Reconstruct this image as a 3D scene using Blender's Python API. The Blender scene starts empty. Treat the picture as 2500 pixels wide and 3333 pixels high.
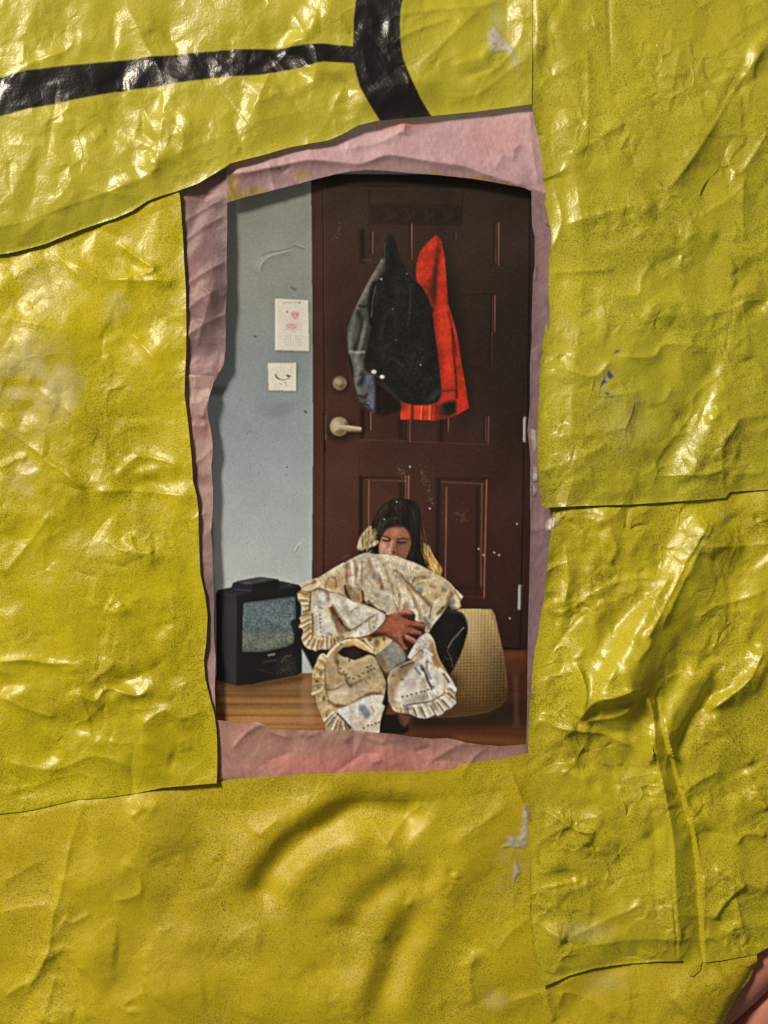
import bpy, math, random
import numpy as np
from mathutils import Vector, Euler
from mathutils.geometry import delaunay_2d_cdt

# ------------------------------------------------------------------ camera, light, exposure
# The collage hangs upright in the plane y = 0.  Coordinates in its plane are written (u, v) in
# tenths of a millimetre: u to the right, v down, (1250, 1666.5) at the middle.  "d" is metres
# of height off that plane, towards the viewer (-Y).
U = 1e-4
scene = bpy.context.scene
CAM_D = 0.45
CAM = np.array([0.0, -CAM_D, 0.0])
LAMP = np.array([-0.74, -0.84, 0.69])
LAMP_W = 23.0

cam_d = bpy.data.cameras.new("camera")
cam = bpy.data.objects.new("camera", cam_d)
scene.collection.objects.link(cam)
cam.location = CAM
cam.rotation_euler = (math.radians(90), 0, 0)
cam_d.sensor_fit = 'VERTICAL'
cam_d.angle = 2 * math.atan(0.16665 / CAM_D)
cam_d.clip_start = 0.01
cam_d.clip_end = 50
scene.camera = cam

w = bpy.data.worlds.new("World")
scene.world = w
w.use_nodes = True
bg = w.node_tree.nodes["Background"]
bg.inputs[0].default_value = (1.0, 0.90, 0.76, 1)
bg.inputs[1].default_value = 0.11

ld = bpy.data.lights.new("warm_lamp", 'AREA')
ld.shape = 'DISK'
ld.size = 0.26
ld.energy = LAMP_W
ld.color = (1.0, 0.87, 0.70)
lamp = bpy.data.objects.new("warm_lamp", ld)
scene.collection.objects.link(lamp)
lamp.location = LAMP
lamp.rotation_euler = Vector(-LAMP).to_track_quat('-Z', 'Y').to_euler()

vs = scene.view_settings
vs.view_transform = 'Standard'
vs.look = 'None'
vs.exposure = 0.0
vs.gamma = 1.0

# ------------------------------------------------------------------ small numeric helpers
rng = np.random.default_rng(7)
random.seed(7)


def lin(c):
    c = np.asarray(c, float) / 255.0
    return np.where(c <= 0.04045, c / 12.92, ((c + 0.055) / 1.055) ** 2.4)


def tr(x0, y0, f, pts):
    return [(x0 + x * f, y0 + y * f) for x, y in pts]


F = lambda p: tr(0, 0, 1.5070, p)
Q1 = lambda p: tr(0, 0, .7535, p)
Q2 = lambda p: tr(1250, 0, .7535, p)
Q3 = lambda p: tr(0, 833, .7535, p)
Q4 = lambda p: tr(1250, 833, .7535, p)
Q5 = lambda p: tr(0, 1666, .7535, p)
Q6 = lambda p: tr(1250, 1666, .7535, p)
Q7 = lambda p: tr(0, 2500, .7535, p)
Q8 = lambda p: tr(1250, 2500, .7535, p)
U1 = lambda p: tr(550, 300, .7836, p)
U2 = lambda p: tr(550, 1400, .7836, p)
C3 = lambda p: tr(700, 550, .3391, p)
C4 = lambda p: tr(1050, 700, .36166, p)
C5 = lambda p: tr(950, 1550, .36166, p)
C6 = lambda p: tr(650, 1800, .30139, p)
C7 = lambda p: tr(950, 1850, .36166, p)
Z1 = lambda p: tr(1180, 1680, .14467, p)
Z2 = lambda p: tr(960, 1820, .18083, p)
Z3 = lambda p: tr(1200, 1780, .20494, p)
Z4 = lambda p: tr(990, 2080, .16878, p)
Z5 = lambda p: tr(1240, 2040, .15672, p)
Z6 = lambda p: tr(600, 1150, .226, p)
Z7 = lambda p: tr(1650, 600, .226, p)
Z8 = lambda p: tr(680, 2280, .651, p)


def box1(a, r, ax):
    if r < 1:
        return a
    a = np.moveaxis(a, ax, 0)
    p = np.concatenate([np.repeat(a[:1], r + 1, 0), a, np.repeat(a[-1:], r, 0)], 0)
    c = np.cumsum(p, 0, dtype=np.float64)
    return np.moveaxis((c[2 * r + 1:] - c[:-2 * r - 1]) / (2 * r + 1), 0, ax)


def blur(a, r, n=2):
    r = int(round(r))
    for _ in range(n):
        a = box1(box1(a, r, 0), r, 1)
    return a


def smooth_line(pts, k=6, closed=False):
    P = np.array(pts, float)
    n = len(P)
    out = []
    m = n if closed else n - 1
    t = np.linspace(0, 1, k, endpoint=False)[:, None]
    for i in range(m):
        if closed:
            a, b, c, d = P[(i - 1) % n], P[i], P[(i + 1) % n], P[(i + 2) % n]
        else:
            a, b, c, d = P[max(i - 1, 0)], P[i], P[i + 1], P[min(i + 2, n - 1)]
        out.append(0.5 * (2 * b + (c - a) * t + (2 * a - 5 * b + 4 * c - d) * t ** 2 + (3 * b - a - 3 * c + d) * t ** 3))
    out = np.concatenate(out)
    if not closed:
        out = np.vstack([out, P[-1:]])
    return out


def inside(pts, X, Y):
    P = np.asarray(pts, float)
    r = np.zeros(X.shape, bool)
    x1, y1 = P[:, 0], P[:, 1]
    x2, y2 = np.roll(x1, -1), np.roll(y1, -1)
    for a, b, c, d in zip(x1, y1, x2, y2):
        if b == d:
            continue
        k = (b > Y) != (d > Y)
        if k.any():
            r ^= k & (X < (c - a) * (Y - b) / (d - b) + a)
    return r


def line_dist(pts, X, Y):
    """distance, side (+ right of travel), and arc position 0..1 of the nearest point"""
    P = np.asarray(pts, float)
    seg = np.diff(P, axis=0)
    L = np.hypot(seg[:, 0], seg[:, 1]) + 1e-9
    S = np.concatenate([[0], np.cumsum(L)])
    best = np.full(X.shape, 1e18)
    side = np.zeros(X.shape)
    pos = np.zeros(X.shape)
    for i in range(len(seg)):
        dx, dy = X - P[i, 0], Y - P[i, 1]
        t = np.clip((dx * seg[i, 0] + dy * seg[i, 1]) / L[i] ** 2, 0, 1)
        ex, ey = dx - t * seg[i, 0], dy - t * seg[i, 1]
        d = ex * ex + ey * ey
        k = d < best
        best = np.where(k, d, best)
        side = np.where(k, np.sign(seg[i, 0] * dy - seg[i, 1] * dx), side)
        pos = np.where(k, (S[i] + t * L[i]) / S[-1], pos)
    return np.sqrt(best), side, pos


def vnoise(shape, cell, seed):
    g = np.random.default_rng(seed)
    ny, nx = int(shape[0] / cell) + 3, int(shape[1] / cell) + 3
    a = g.random((ny, nx))
    y = np.arange(shape[0]) / cell
    x = np.arange(shape[1]) / cell
    yi, xi = y.astype(int), x.astype(int)
    fy, fx = y - yi, x - xi
    fy = (fy * fy * (3 - 2 * fy))[:, None]
    fx = (fx * fx * (3 - 2 * fx))[None, :]
    A = a[yi][:, xi]; B = a[yi][:, xi + 1]; C = a[yi + 1][:, xi]; D = a[yi + 1][:, xi + 1]
    return (A * (1 - fx) + B * fx) * (1 - fy) + (C * (1 - fx) + D * fx) * fy


# ------------------------------------------------------------------ node materials
def mat_base(name):
    m = bpy.data.materials.new(name)
    m.use_nodes = True
    nt = m.node_tree
    return m, nt, nt.nodes["Principled BSDF"]


def nd(nt, t, **kw):
    n = nt.nodes.new(t)
    for k, v in kw.items():
        setattr(n, k, v)
    return n


def noise(nt, vec, scale, detail=2.0, rough=.5):
    n = nd(nt, 'ShaderNodeTexNoise')
    n.inputs['Scale'].default_value = scale
    n.inputs['Detail'].default_value = detail
    n.inputs['Roughness'].default_value = rough
    nt.links.new(vec, n.inputs['Vector'])
    return n.outputs['Fac']


def ramp(nt, fac, a, b, ca=(0, 0, 0, 1), cb=(1, 1, 1, 1)):
    n = nd(nt, 'ShaderNodeValToRGB')
    n.color_ramp.elements[0].position = a
    n.color_ramp.elements[1].position = b
    n.color_ramp.elements[0].color = ca
    n.color_ramp.elements[1].color = cb
    nt.links.new(fac, n.inputs['Fac'])
    return n.outputs['Color']


def mix(nt, fac, a, b, mode='MIX'):
    n = nd(nt, 'ShaderNodeMix', data_type='RGBA', blend_type=mode)
    for s, v in ((n.inputs[0], fac), (n.inputs[6], a), (n.inputs[7], b)):
        if isinstance(v, (int, float)):
            s.default_value = v
        elif isinstance(v, tuple):
            s.default_value = v
        else:
            nt.links.new(v, s)
    return n.outputs[2]


def mathn(nt, op, a, b):
    n = nd(nt, 'ShaderNodeMath', operation=op)
    for s, v in ((n.inputs[0], a), (n.inputs[1], b)):
        if isinstance(v, (int, float)):
            s.default_value = v
        else:
            nt.links.new(v, s)
    return n.outputs[0]


def bump(nt, h, strength, dist):
    n = nd(nt, 'ShaderNodeBump')
    n.inputs['Strength'].default_value = strength
    n.inputs['Distance'].default_value = dist
    nt.links.new(h, n.inputs['Height'])
    return n.outputs['Normal']


def yellow_vinyl(name, ca, cb, speck, speck_scale, rough, grain, flats):
    m, nt, p = mat_base(name)
    tc = nd(nt, 'ShaderNodeTexCoord').outputs['Object']
    lo = noise(nt, tc, 24, 3)
    base = mix(nt, ramp(nt, lo, .35, .65), ca, cb)
    # worn-through pits in the ink
    pit = ramp(nt, noise(nt, tc, speck_scale, 1.5, .6), .35, .53, (1, 1, 1, 1), (0, 0, 0, 1))
    zone = ramp(nt, noise(nt, tc, 30, 3, .6), .36, .62)
    pf = mathn(nt, 'MULTIPLY', mathn(nt, 'MULTIPLY', pit, mathn(nt, 'ADD', mathn(nt, 'MULTIPLY', zone, .6), .4)), speck)
    base = mix(nt, pf, base, (.14, .115, .006, 1))
    att = nd(nt, 'ShaderNodeAttribute', attribute_name='ink')
    col = mix(nt, att.outputs['Alpha'], base, att.outputs['Color'])
    nt.links.new(col, p.inputs['Base Color'])
    p.inputs['Roughness'].default_value = rough
    p.inputs['Specular IOR Level'].default_value = .55
    rr = ramp(nt, noise(nt, tc, 60, 2), .3, .7, (rough - .05,) * 3 + (1,), (rough + .09,) * 3 + (1,))
    nt.links.new(rr, p.inputs['Roughness'])
    g1 = noise(nt, tc, 950, 2.0, .6)
    g2 = noise(nt, tc, 260, 2.0, .5)
    h = mathn(nt, 'ADD', g1, mathn(nt, 'MULTIPLY', g2, 1.2))
    h = mathn(nt, 'SUBTRACT', h, mathn(nt, 'MULTIPLY', pf, .25))
    # fine crumple: small tipped flats bounded by creases
    wob = nd(nt, 'ShaderNodeTexNoise')
    wob.inputs['Scale'].default_value = 70
    wob.inputs['Detail'].default_value = 1
    nt.links.new(tc, wob.inputs['Vector'])
    v0 = nd(nt, 'ShaderNodeVectorMath', operation='SUBTRACT')
    nt.links.new(wob.outputs['Color'], v0.inputs[0])
    v0.inputs[1].default_value = (.5, .5, .5)
    v1 = nd(nt, 'ShaderNodeVectorMath', operation='SCALE')
    nt.links.new(v0.outputs[0], v1.inputs[0])
    v1.inputs['Scale'].default_value = .010
    v2 = nd(nt, 'ShaderNodeVectorMath', operation='ADD')
    nt.links.new(tc, v2.inputs[0])
    nt.links.new(v1.outputs[0], v2.inputs[1])
    total = None
    for sc, k in ((80, flats), (210, flats * .8)):
        f1 = nd(nt, 'ShaderNodeTexVoronoi', feature='F1')
        ed = nd(nt, 'ShaderNodeTexVoronoi', feature='DISTANCE_TO_EDGE')
        for n_ in (f1, ed):
            n_.inputs['Scale'].default_value = sc
            nt.links.new(v2.outputs[0], n_.inputs['Vector'])
        a_ = nd(nt, 'ShaderNodeVectorMath', operation='SUBTRACT')
        nt.links.new(v2.outputs[0], a_.inputs[0])
        nt.links.new(f1.outputs['Position'], a_.inputs[1])
        b_ = nd(nt, 'ShaderNodeVectorMath', operation='SUBTRACT')
        nt.links.new(f1.outputs['Color'], b_.inputs[0])
        b_.inputs[1].default_value = (.5, .5, .5)
        c_ = nd(nt, 'ShaderNodeVectorMath', operation='DOT_PRODUCT')
        nt.links.new(a_.outputs[0], c_.inputs[0])
        nt.links.new(b_.outputs[0], c_.inputs[1])
        msk = ramp(nt, noise(nt, tc, sc * .28, 0), .44, .62)
        hh = mathn(nt, 'MULTIPLY', mathn(nt, 'MULTIPLY', c_.outputs['Value'], ramp(nt, ed.outputs['Distance'], 0, .30)), mathn(nt, 'MULTIPLY', msk, k))
        total = hh if total is None else mathn(nt, 'ADD', total, hh)
    b1 = nd(nt, 'ShaderNodeBump')
    b1.inputs['Strength'].default_value = 1
    b1.inputs['Distance'].default_value = 1
    nt.links.new(total, b1.inputs['Height'])
    b2 = nd(nt, 'ShaderNodeBump')
    b2.inputs['Strength'].default_value = grain
    b2.inputs['Distance'].default_value = .00016
    nt.links.new(h, b2.inputs['Height'])
    nt.links.new(b1.outputs['Normal'], b2.inputs['Normal'])
    nt.links.new(b2.outputs['Normal'], p.inputs['Normal'])
    return m


M_TOP = yellow_vinyl('yellow_vinyl_top', (.47, .44, .034, 1), (.40, .37, .028, 1), .35, 2600, .31, .7, .15)
M_LEFT = yellow_vinyl('yellow_vinyl_left', (.545, .475, .009, 1), (.46, .395, .008, 1), .78, 2500, .34, .6, .2)
M_RIGHT = yellow_vinyl('yellow_vinyl_right', (.50, .47, .030, 1), (.43, .395, .025, 1), .70, 2300, .33, .6, .27)
M_LOW = yellow_vinyl('yellow_vinyl_low', (.55, .495, .020, 1), (.48, .42, .017, 1), .80, 2500, .33, .5, .42)
M_BOTTOM = yellow_vinyl('yellow_vinyl_bottom', (.57, .47, .008, 1), (.49, .39, .007, 1), .80, 2500, .50, .45, .13)


def tissue_mat():
    m, nt, p = mat_base('pink_tissue')
    tc = nd(nt, 'ShaderNodeTexCoord').outputs['Object']
    att = nd(nt, 'ShaderNodeAttribute', attribute_name='ink')
    mp = nd(nt, 'ShaderNodeMapping')
    mp.inputs['Rotation'].default_value = (0, .5, 0)
    mp.inputs['Scale'].default_value = (760, 760, 420)
    nt.links.new(tc, mp.inputs['Vector'])
    fib = noise(nt, mp.outputs['Vector'], 1.0, 4, .65)
    blot = noise(nt, tc, 110, 4, .6)
    f = ramp(nt, mathn(nt, 'ADD', mathn(nt, 'MULTIPLY', fib, .6), mathn(nt, 'MULTIPLY', blot, .4)), .36, .66,
             (.78, .76, .77, 1), (1.16, 1.18, 1.18, 1))
    nt.links.new(mix(nt, 1.0, att.outputs['Color'], f, 'MULTIPLY'), p.inputs['Base Color'])
    p.inputs['Roughness'].default_value = .48
    p.inputs['Specular IOR Level'].default_value = .35
    p.inputs['Alpha'].default_value = .86
    nt.links.new(bump(nt, mathn(nt, 'ADD', fib, mathn(nt, 'MULTIPLY', noise(nt, tc, 240, 3, .6), 2.5)), .5, .00022), p.inputs['Normal'])
    return m


M_LEFT.node_tree.nodes['Principled BSDF'].inputs['Specular IOR Level'].default_value = .42
M_TOP.node_tree.nodes['Principled BSDF'].inputs['Specular IOR Level'].default_value = .46
M_TISSUE = tissue_mat()


def print_mat():
    m, nt, p = mat_base('photo_paper')
    tc = nd(nt, 'ShaderNodeTexCoord').outputs['Object']
    att = nd(nt, 'ShaderNodeAttribute', attribute_name='ink')
    g = ramp(nt, noise(nt, tc, 2600, 2, .7), .25, .75, (.86, .86, .86, 1), (1.14, 1.14, 1.14, 1))
    nt.links.new(mix(nt, 1.0, att.outputs['Color'], g, 'MULTIPLY'), p.inputs['Base Color'])
    p.inputs['Roughness'].default_value = .33
    p.inputs['Specular IOR Level'].default_value = .35
    nt.links.new(bump(nt, noise(nt, tc, 700, 2), .12, .0001), p.inputs['Normal'])
    return m


M_PRINT = print_mat()


def plain_mat(name, c, rough, spec=.5, sss=0, tint=None, sc=90):
    m, nt, p = mat_base(name)
    tc = nd(nt, 'ShaderNodeTexCoord').outputs['Object']
    a = tuple(x * .88 for x in c[:3]) + (1,)
    b = tint or tuple(min(x * 1.1, 1) for x in c[:3]) + (1,)
    nt.links.new(mix(nt, ramp(nt, noise(nt, tc, sc, 4), .35, .65), a, b), p.inputs['Base Color'])
    p.inputs['Roughness'].default_value = rough
    p.inputs['Specular IOR Level'].default_value = spec
    if sss:
        p.inputs['Subsurface Weight'].default_value = sss
        p.inputs['Subsurface Radius'].default_value = (1, .35, .2)
        p.inputs['Subsurface Scale'].default_value = .002
    nt.links.new(bump(nt, noise(nt, tc, sc * 8, 4), .25, .0003), p.inputs['Normal'])
    return m


M_WALL = plain_mat('wall_paint', (.55, .50, .44, 1), .8, sc=12)
M_SKIN = plain_mat('skin', (.50, .20, .165, 1), .5, .4, .15, (.56, .24, .17, 1), 60)
M_GLUE = plain_mat('dried_white_glue', (.62, .58, .50, 1), .28, .5, .2)
_nt = M_GLUE.node_tree
_at = nd(_nt, 'ShaderNodeAttribute', attribute_name='ink')
_nt.links.new(_at.outputs['Alpha'], _nt.nodes['Principled BSDF'].inputs['Alpha'])

# ------------------------------------------------------------------ the relief grid shared by all sheets
PIT = 4.0
GU = np.arange(-160, 2664, PIT)
GV = np.arange(-160, 3504, PIT)
GX, GY = np.meshgrid(GU, GV)
CX, CY = np.meshgrid(GU[:-1] + PIT / 2, GV[:-1] + PIT / 2)
SH = GX.shape


def facet_field(spacing, seed, ani=(1, 1)):
    """a random faceted (crumpled) surface: heights on a jittered lattice, triangulated"""
    g = np.random.default_rng(seed)
    sx, sy = spacing * ani[0], spacing * ani[1]
    pts, hs = [], []
    for j, y in enumerate(np.arange(GV[0] - 2 * sy, GV[-1] + 3 * sy, sy)):
        for x in np.arange(GU[0] - 2 * sx, GU[-1] + 3 * sx, sx):
            pts.append((x + (j % 2) * sx / 2 + g.uniform(-.48, .48) * sx, y + g.uniform(-.48, .48) * sy))
            hs.append(g.uniform(-1, 1))
    r = delaunay_2d_cdt([Vector(p) for p in pts], [], [], 0, 1e-4)
    V = np.array([tuple(v) for v in r[0]])
    src = [o[0] if o else 0 for o in r[3]]
    Hs = np.array(hs)[src]
    H = np.zeros(SH)
    for t in r[2]:
        if len(t) != 3:
            continue
        a, b, c = V[t[0]], V[t[1]], V[t[2]]
        i0 = max(int((min(a[0], b[0], c[0]) - GU[0]) / PIT), 0)
        i1 = min(int((max(a[0], b[0], c[0]) - GU[0]) / PIT) + 2, SH[1])
        j0 = max(int((min(a[1], b[1], c[1]) - GV[0]) / PIT), 0)
        j1 = min(int((max(a[1], b[1], c[1]) - GV[0]) / PIT) + 2, SH[0])
        if i1 <= i0 or j1 <= j0:
            continue
        x = GU[None, i0:i1]
        y = GV[j0:j1, None]
        det = (b[1] - c[1]) * (a[0] - c[0]) + (c[0] - b[0]) * (a[1] - c[1])
        if abs(det) < 1e-9:
            continue
        l1 = ((b[1] - c[1]) * (x - c[0]) + (c[0] - b[0]) * (y - c[1])) / det
        l2 = ((c[1] - a[1]) * (x - c[0]) + (a[0] - c[0]) * (y - c[1])) / det
        l3 = 1 - l1 - l2
        k = (l1 >= -1e-6) & (l2 >= -1e-6) & (l3 >= -1e-6)
        H[j0:j1, i0:i1] = np.where(k, l1 * Hs[t[0]] + l2 * Hs[t[1]] + l3 * Hs[t[2]], H[j0:j1, i0:i1])
    return H


FA = facet_field(300, 11, (1.15, .9))
FB = facet_field(135, 12, (.9, 1.1))
FC = facet_field(64, 13)
FD = facet_field(34, 14)
MASK1 = vnoise(SH, 60, 21)
MASK2 = vnoise(SH, 34, 22)
SOFT = .6 * vnoise(SH, 70, 23) + .4 * vnoise(SH, 30, 24)


FACET_K = .85
CR1 = blur(FC, 1, 1)
CR2 = FD
WARP1 = vnoise(SH, 16, 31)
WARP2 = vnoise(SH, 16, 32)
WARP3 = vnoise(SH, 22, 33)


def roll(a, k):
    m = np.block([[a, a[:, ::-1]], [a[::-1], a[::-1, ::-1]]])      # mirrored, so that it has no seam
    return np.roll(np.roll(m, 53 * k, 0), 97 * k, 1)[:a.shape[0], :a.shape[1]]


def crumple(k, big, mid, small, tiny, soft):
    m1 = np.clip((roll(MASK1, k) - .25) * 2, 0, 1)
    m2 = np.clip((roll(MASK2, k) - .35) * 2.4, 0, 1)
    h = big * blur(roll(FA, k), 2) + mid * blur(roll(FB, k), 1) * (.35 + .65 * m1)
    h += small * blur(roll(FC, k), 1, 1) * m2 + tiny * roll(FD, k) * (m1 * m2)
    h += soft * (roll(SOFT, k) - .5) * 2
    return h * 1e-3


def window(pts, pad):
    P = np.asarray(pts)
    i0 = max(int((P[:, 0].min() - pad - GU[0]) / PIT), 0)
    i1 = min(int((P[:, 0].max() + pad - GU[0]) / PIT) + 1, SH[1])
    j0 = max(int((P[:, 1].min() - pad - GV[0]) / PIT), 0)
    j1 = min(int((P[:, 1].max() + pad - GV[0]) / PIT) + 1, SH[0])
    return slice(j0, j1), slice(i0, i1)


def crease(H, pts, amp, wl, wr=None, kind='ridge', taper=.15, sm=True):
    """amp in mm, widths in tenths of a millimetre; wl left of travel, wr right of travel"""
    wr = wr or wl
    if kind == 'ridge' and max(wl, wr) > 24:
        wl, wr, amp = wl * .6, wr * .6, amp * 1.12
    if sm:
        pts = smooth_line(pts, 4)
    sj, si = window(pts, 4 * max(wl, wr))
    X, Y = GX[sj, si], GY[sj, si]
    if X.size == 0:
        return
    d, s, t = line_dist(pts, X, Y)
    ww = np.where(s > 0, wr, wl)
    r = d / ww
    if kind == 'ridge':
        f = np.exp(-r)
    elif kind == 'round':
        f = np.exp(-r * r)
    elif kind == 'tube':
        f = 1 / (1 + r ** 4)
    elif kind == 'lip':                      # a step: up on the right side of travel, easing off
        f = np.where(s > 0, np.exp(-r), np.exp(-d / 7.0) * 1.0)
    tp = np.clip(t / max(taper, 1e-3), 0, 1) * np.clip((1 - t) / max(taper, 1e-3), 0, 1)
    H[sj, si] += amp * 1e-3 * f * (tp * tp * (3 - 2 * tp))


def need_slope(u, v):
    p = np.array([(u - 1250) * U, 0, (1666.5 - v) * U])
    a, b = CAM - p, LAMP - p
    h = a / np.linalg.norm(a) + b / np.linalg.norm(b)
    return -h[0] / abs(h[1]) * U, h[2] / abs(h[1]) * U


def facet(H, u, v, ru, rv, ang=0, k=1.0, keep=1.0):
    """a stretch of crumpled sheet that leans towards the lamp"""
    ru, rv = ru * 1.15 + 8, rv * 1.15 + 8
    sj, si = window([(u, v)], max(ru, rv) * 2.4)
    X, Y = GX[sj, si] - u, GY[sj, si] - v
    if X.size == 0:
        return
    X = X + (WARP1[sj, si] - .5) * 40
    Y = Y + (WARP2[sj, si] - .5) * 40
    c, s = math.cos(math.radians(ang)), math.sin(math.radians(ang))
    r2 = ((X * c + Y * s) / ru) ** 2 + ((-X * s + Y * c) / rv) ** 2
    wd = np.exp(-r2)
    su, sv = need_slope(u, v)
    f = k * FACET_K * (su * X + sv * Y) / np.sqrt(1 + .35 * r2)
    H[sj, si] += wd * (f + 1e-3 * min(1, min(ru, rv) / 40) * (.42 * CR1[sj, si] + .16 * CR2[sj, si]))


def stray_creases(H, n, seed, amp=.5, lo=150, hi=620):
    g = np.random.default_rng(seed)
    for _ in range(n):
        u, v = g.uniform(-100, 2600), g.uniform(-100, 3450)
        a = g.normal(.75, .7) if g.random() < .7 else g.uniform(0, 3.14)
        L = g.uniform(lo, hi)
        m = g.normal(0, .06) * L
        du, dv = math.cos(a) * L / 2, math.sin(a) * L / 2
        crease(H, [(u - du, v - dv), (u - dv / L * m, v + du / L * m), (u + du, v + dv)], amp * g.uniform(.4, 1.3) * (1 if g.random() < .7 else -1), g.uniform(9, 40), g.uniform(14, 70), 'ridge', .3)


def fine_creases(H, n, seed, amp=.16):
    g = np.random.default_rng(seed)
    for _ in range(n):
        u, v = g.uniform(-60, 2560), g.uniform(-60, 3400)
        if MASK1[int((v - GV[0]) / PIT), int((u - GU[0]) / PIT)] < .38:
            continue
        L = g.uniform(40, 190)
        p = [(u, v)]
        a = g.uniform(0, 6.28)
        for _k in range(g.integers(2, 4)):
            a += g.normal(0, .6)
            p.append((p[-1][0] + math.cos(a) * L / 2, p[-1][1] + math.sin(a) * L / 2))
        crease(H, p, amp * g.uniform(.5, 1.5) * (1 if g.random() < .7 else -1), g.uniform(7, 20), g.uniform(7, 26), 'ridge', .25, False)


# ------------------------------------------------------------------ objects from grid cells
def tag(o, label=None, cat=None, group=None, kind=None):
    if label: o['label'] = label
    if cat: o['category'] = cat
    if group: o['group'] = group
    if kind: o['kind'] = kind
    return o


def link(o, parent=None):
    scene.collection.objects.link(o)
    if parent is not None:
        o.parent = parent
    return o


def mesh_from(name, co, faces4, col, mat):
    me = bpy.data.meshes.new(name)
    nf = len(faces4)
    me.vertices.add(len(co))
    me.vertices.foreach_set('co', co.astype(np.float32).ravel())
    me.loops.add(nf * 4)
    me.loops.foreach_set('vertex_index', faces4.astype(np.int32).ravel())
    me.polygons.add(nf)
    me.polygons.foreach_set('loop_start', np.arange(0, nf * 4, 4, dtype=np.int32))
    me.polygons.foreach_set('use_smooth', np.ones(nf, bool))
    me.update(calc_edges=True)
    if col is not None:
        a = me.color_attributes.new('ink', 'FLOAT_COLOR', 'POINT')
        a.data.foreach_set('color', col.astype(np.float32).ravel())
    me.materials.append(mat)
    return me


def grid_parts(X, Y, D, cells, ids, names, cols, mat, poly=None, rim=.00018, pit=PIT):
    """cells: bool mask of kept cells; ids: part number per cell; returns {id: mesh}"""
    nv, nu = X.shape
    vid = np.arange(nv * nu).reshape(nv, nu)
    K = np.zeros((nv + 1, nu + 1), int)
    K[1:-1, 1:-1] = cells
    cnt = K[:-1, :-1] + K[1:, :-1] + K[:-1, 1:] + K[1:, 1:]
    Xs, Ys = X.copy(), Y.copy()
    if poly is not None:
        bj, bi = np.nonzero((cnt > 0) & (cnt < 4))
        px, py = X[bj, bi], Y[bj, bi]
        P = np.vstack([poly, poly[:1]])
        best = np.full(px.shape, 1e18); qx = px.copy(); qy = py.copy()
        for i in range(len(P) - 1):
            s = P[i + 1] - P[i]
            L2 = s @ s
            if L2 < 1e-9:
                continue
            t = np.clip(((px - P[i, 0]) * s[0] + (py - P[i, 1]) * s[1]) / L2, 0, 1)
            cx, cy = P[i, 0] + t * s[0], P[i, 1] + t * s[1]
            d = (px - cx) ** 2 + (py - cy) ** 2
            k = d < best
            best = np.where(k, d, best); qx = np.where(k, cx, qx); qy = np.where(k, cy, qy)
        ok = best < (1.2 * pit) ** 2
        Xs[bj[ok], bi[ok]] = qx[ok]
        Ys[bj[ok], bi[ok]] = qy[ok]
    co = np.stack([(Xs - 1250) * U, -D, (1666.5 - Ys) * U], -1).reshape(-1, 3)
    C = cols.reshape(-1, 4)
    q = np.stack([vid[:-1, :-1], vid[1:, :-1], vid[1:, 1:], vid[:-1, 1:]], -1)
    out = {}
    Kp = np.zeros((cells.shape[0] + 2, cells.shape[1] + 2), bool)
    Kp[1:-1, 1:-1] = cells
    for pid in np.unique(ids[cells]):
        sel = cells & (ids == pid)
        faces = q[sel]
        rims = []
        if rim:
            for dj, di, a, b in ((-1, 0, 3, 0), (1, 0, 1, 2), (0, -1, 0, 1), (0, 1, 2, 3)):
                nb = Kp[1 + dj:Kp.shape[0] - 1 + dj, 1 + di:Kp.shape[1] - 1 + di]
                e = q[sel & ~nb]
                if len(e):
                    rims.append(e[:, [a, b]])
        used, inv = np.unique(faces, return_inverse=True)
        inv = inv.reshape(faces.shape)
        pc, pcol = co[used], C[used]
        if rims:
            e = np.concatenate(rims)
            ru, ri = np.unique(e, return_inverse=True)
            ri = ri.reshape(e.shape)
            top = np.searchsorted(used, ru)
            base = len(pc)
            low = pc[top] + np.array([0, rim, 0])
            pc = np.vstack([pc, pc[top], low])
            pcol = np.vstack([pcol, pcol[top], pcol[top]])
            n = len(ru)
            rq = np.stack([base + ri[:, 1], base + ri[:, 0], base + n + ri[:, 0], base + n + ri[:, 1]], -1)
            inv = np.vstack([inv, rq])
        out[pid] = mesh_from(names[pid], pc, inv, pcol, mat)
    return out


# ------------------------------------------------------------------ outlines of the sheets
POLY = {}
POLY['top'] = np.array(
    [(-150, -150)] + [(1730, -150)] + Q2([(637, 200), (635, 460), (400, 488), (205, 508)]) +
    Q1([(1640, 530), (1550, 550), (1480, 588), (1420, 614), (1330, 630), (1250, 645), (1130, 682), (1000, 716),
        (975, 735), (860, 800), (772, 830), (700, 850), (640, 872), (570, 915), (500, 945), (420, 968), (350, 992),
        (200, 1055), (90, 1085), (40, 1097), (0, 1104), (-200, 1130)]))
POLY['left'] = np.array(
    [(-150, 760), (0, 730), (330, 600), (560, 560)] + Q1([(765, 800), (780, 850), (788, 980)]) +
    Q3([(795, 0), (805, 150), (808, 350), (803, 500), (800, 600), (815, 720), (828, 850), (832, 900), (835, 970),
        (853, 1040)]) +
    Q5([(860, 0), (862, 150), (868, 270), (888, 360), (898, 450), (893, 560), (882, 640), (888, 720), (908, 800),
        (928, 870), (936, 930), (940, 1000)]) +
    Q7([(940, 0), (938, 62), (830, 72), (700, 84), (570, 110), (460, 124), (340, 132), (270, 146), (200, 165), (100, 185),
        (0, 196), (-200, 215)]))
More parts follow.
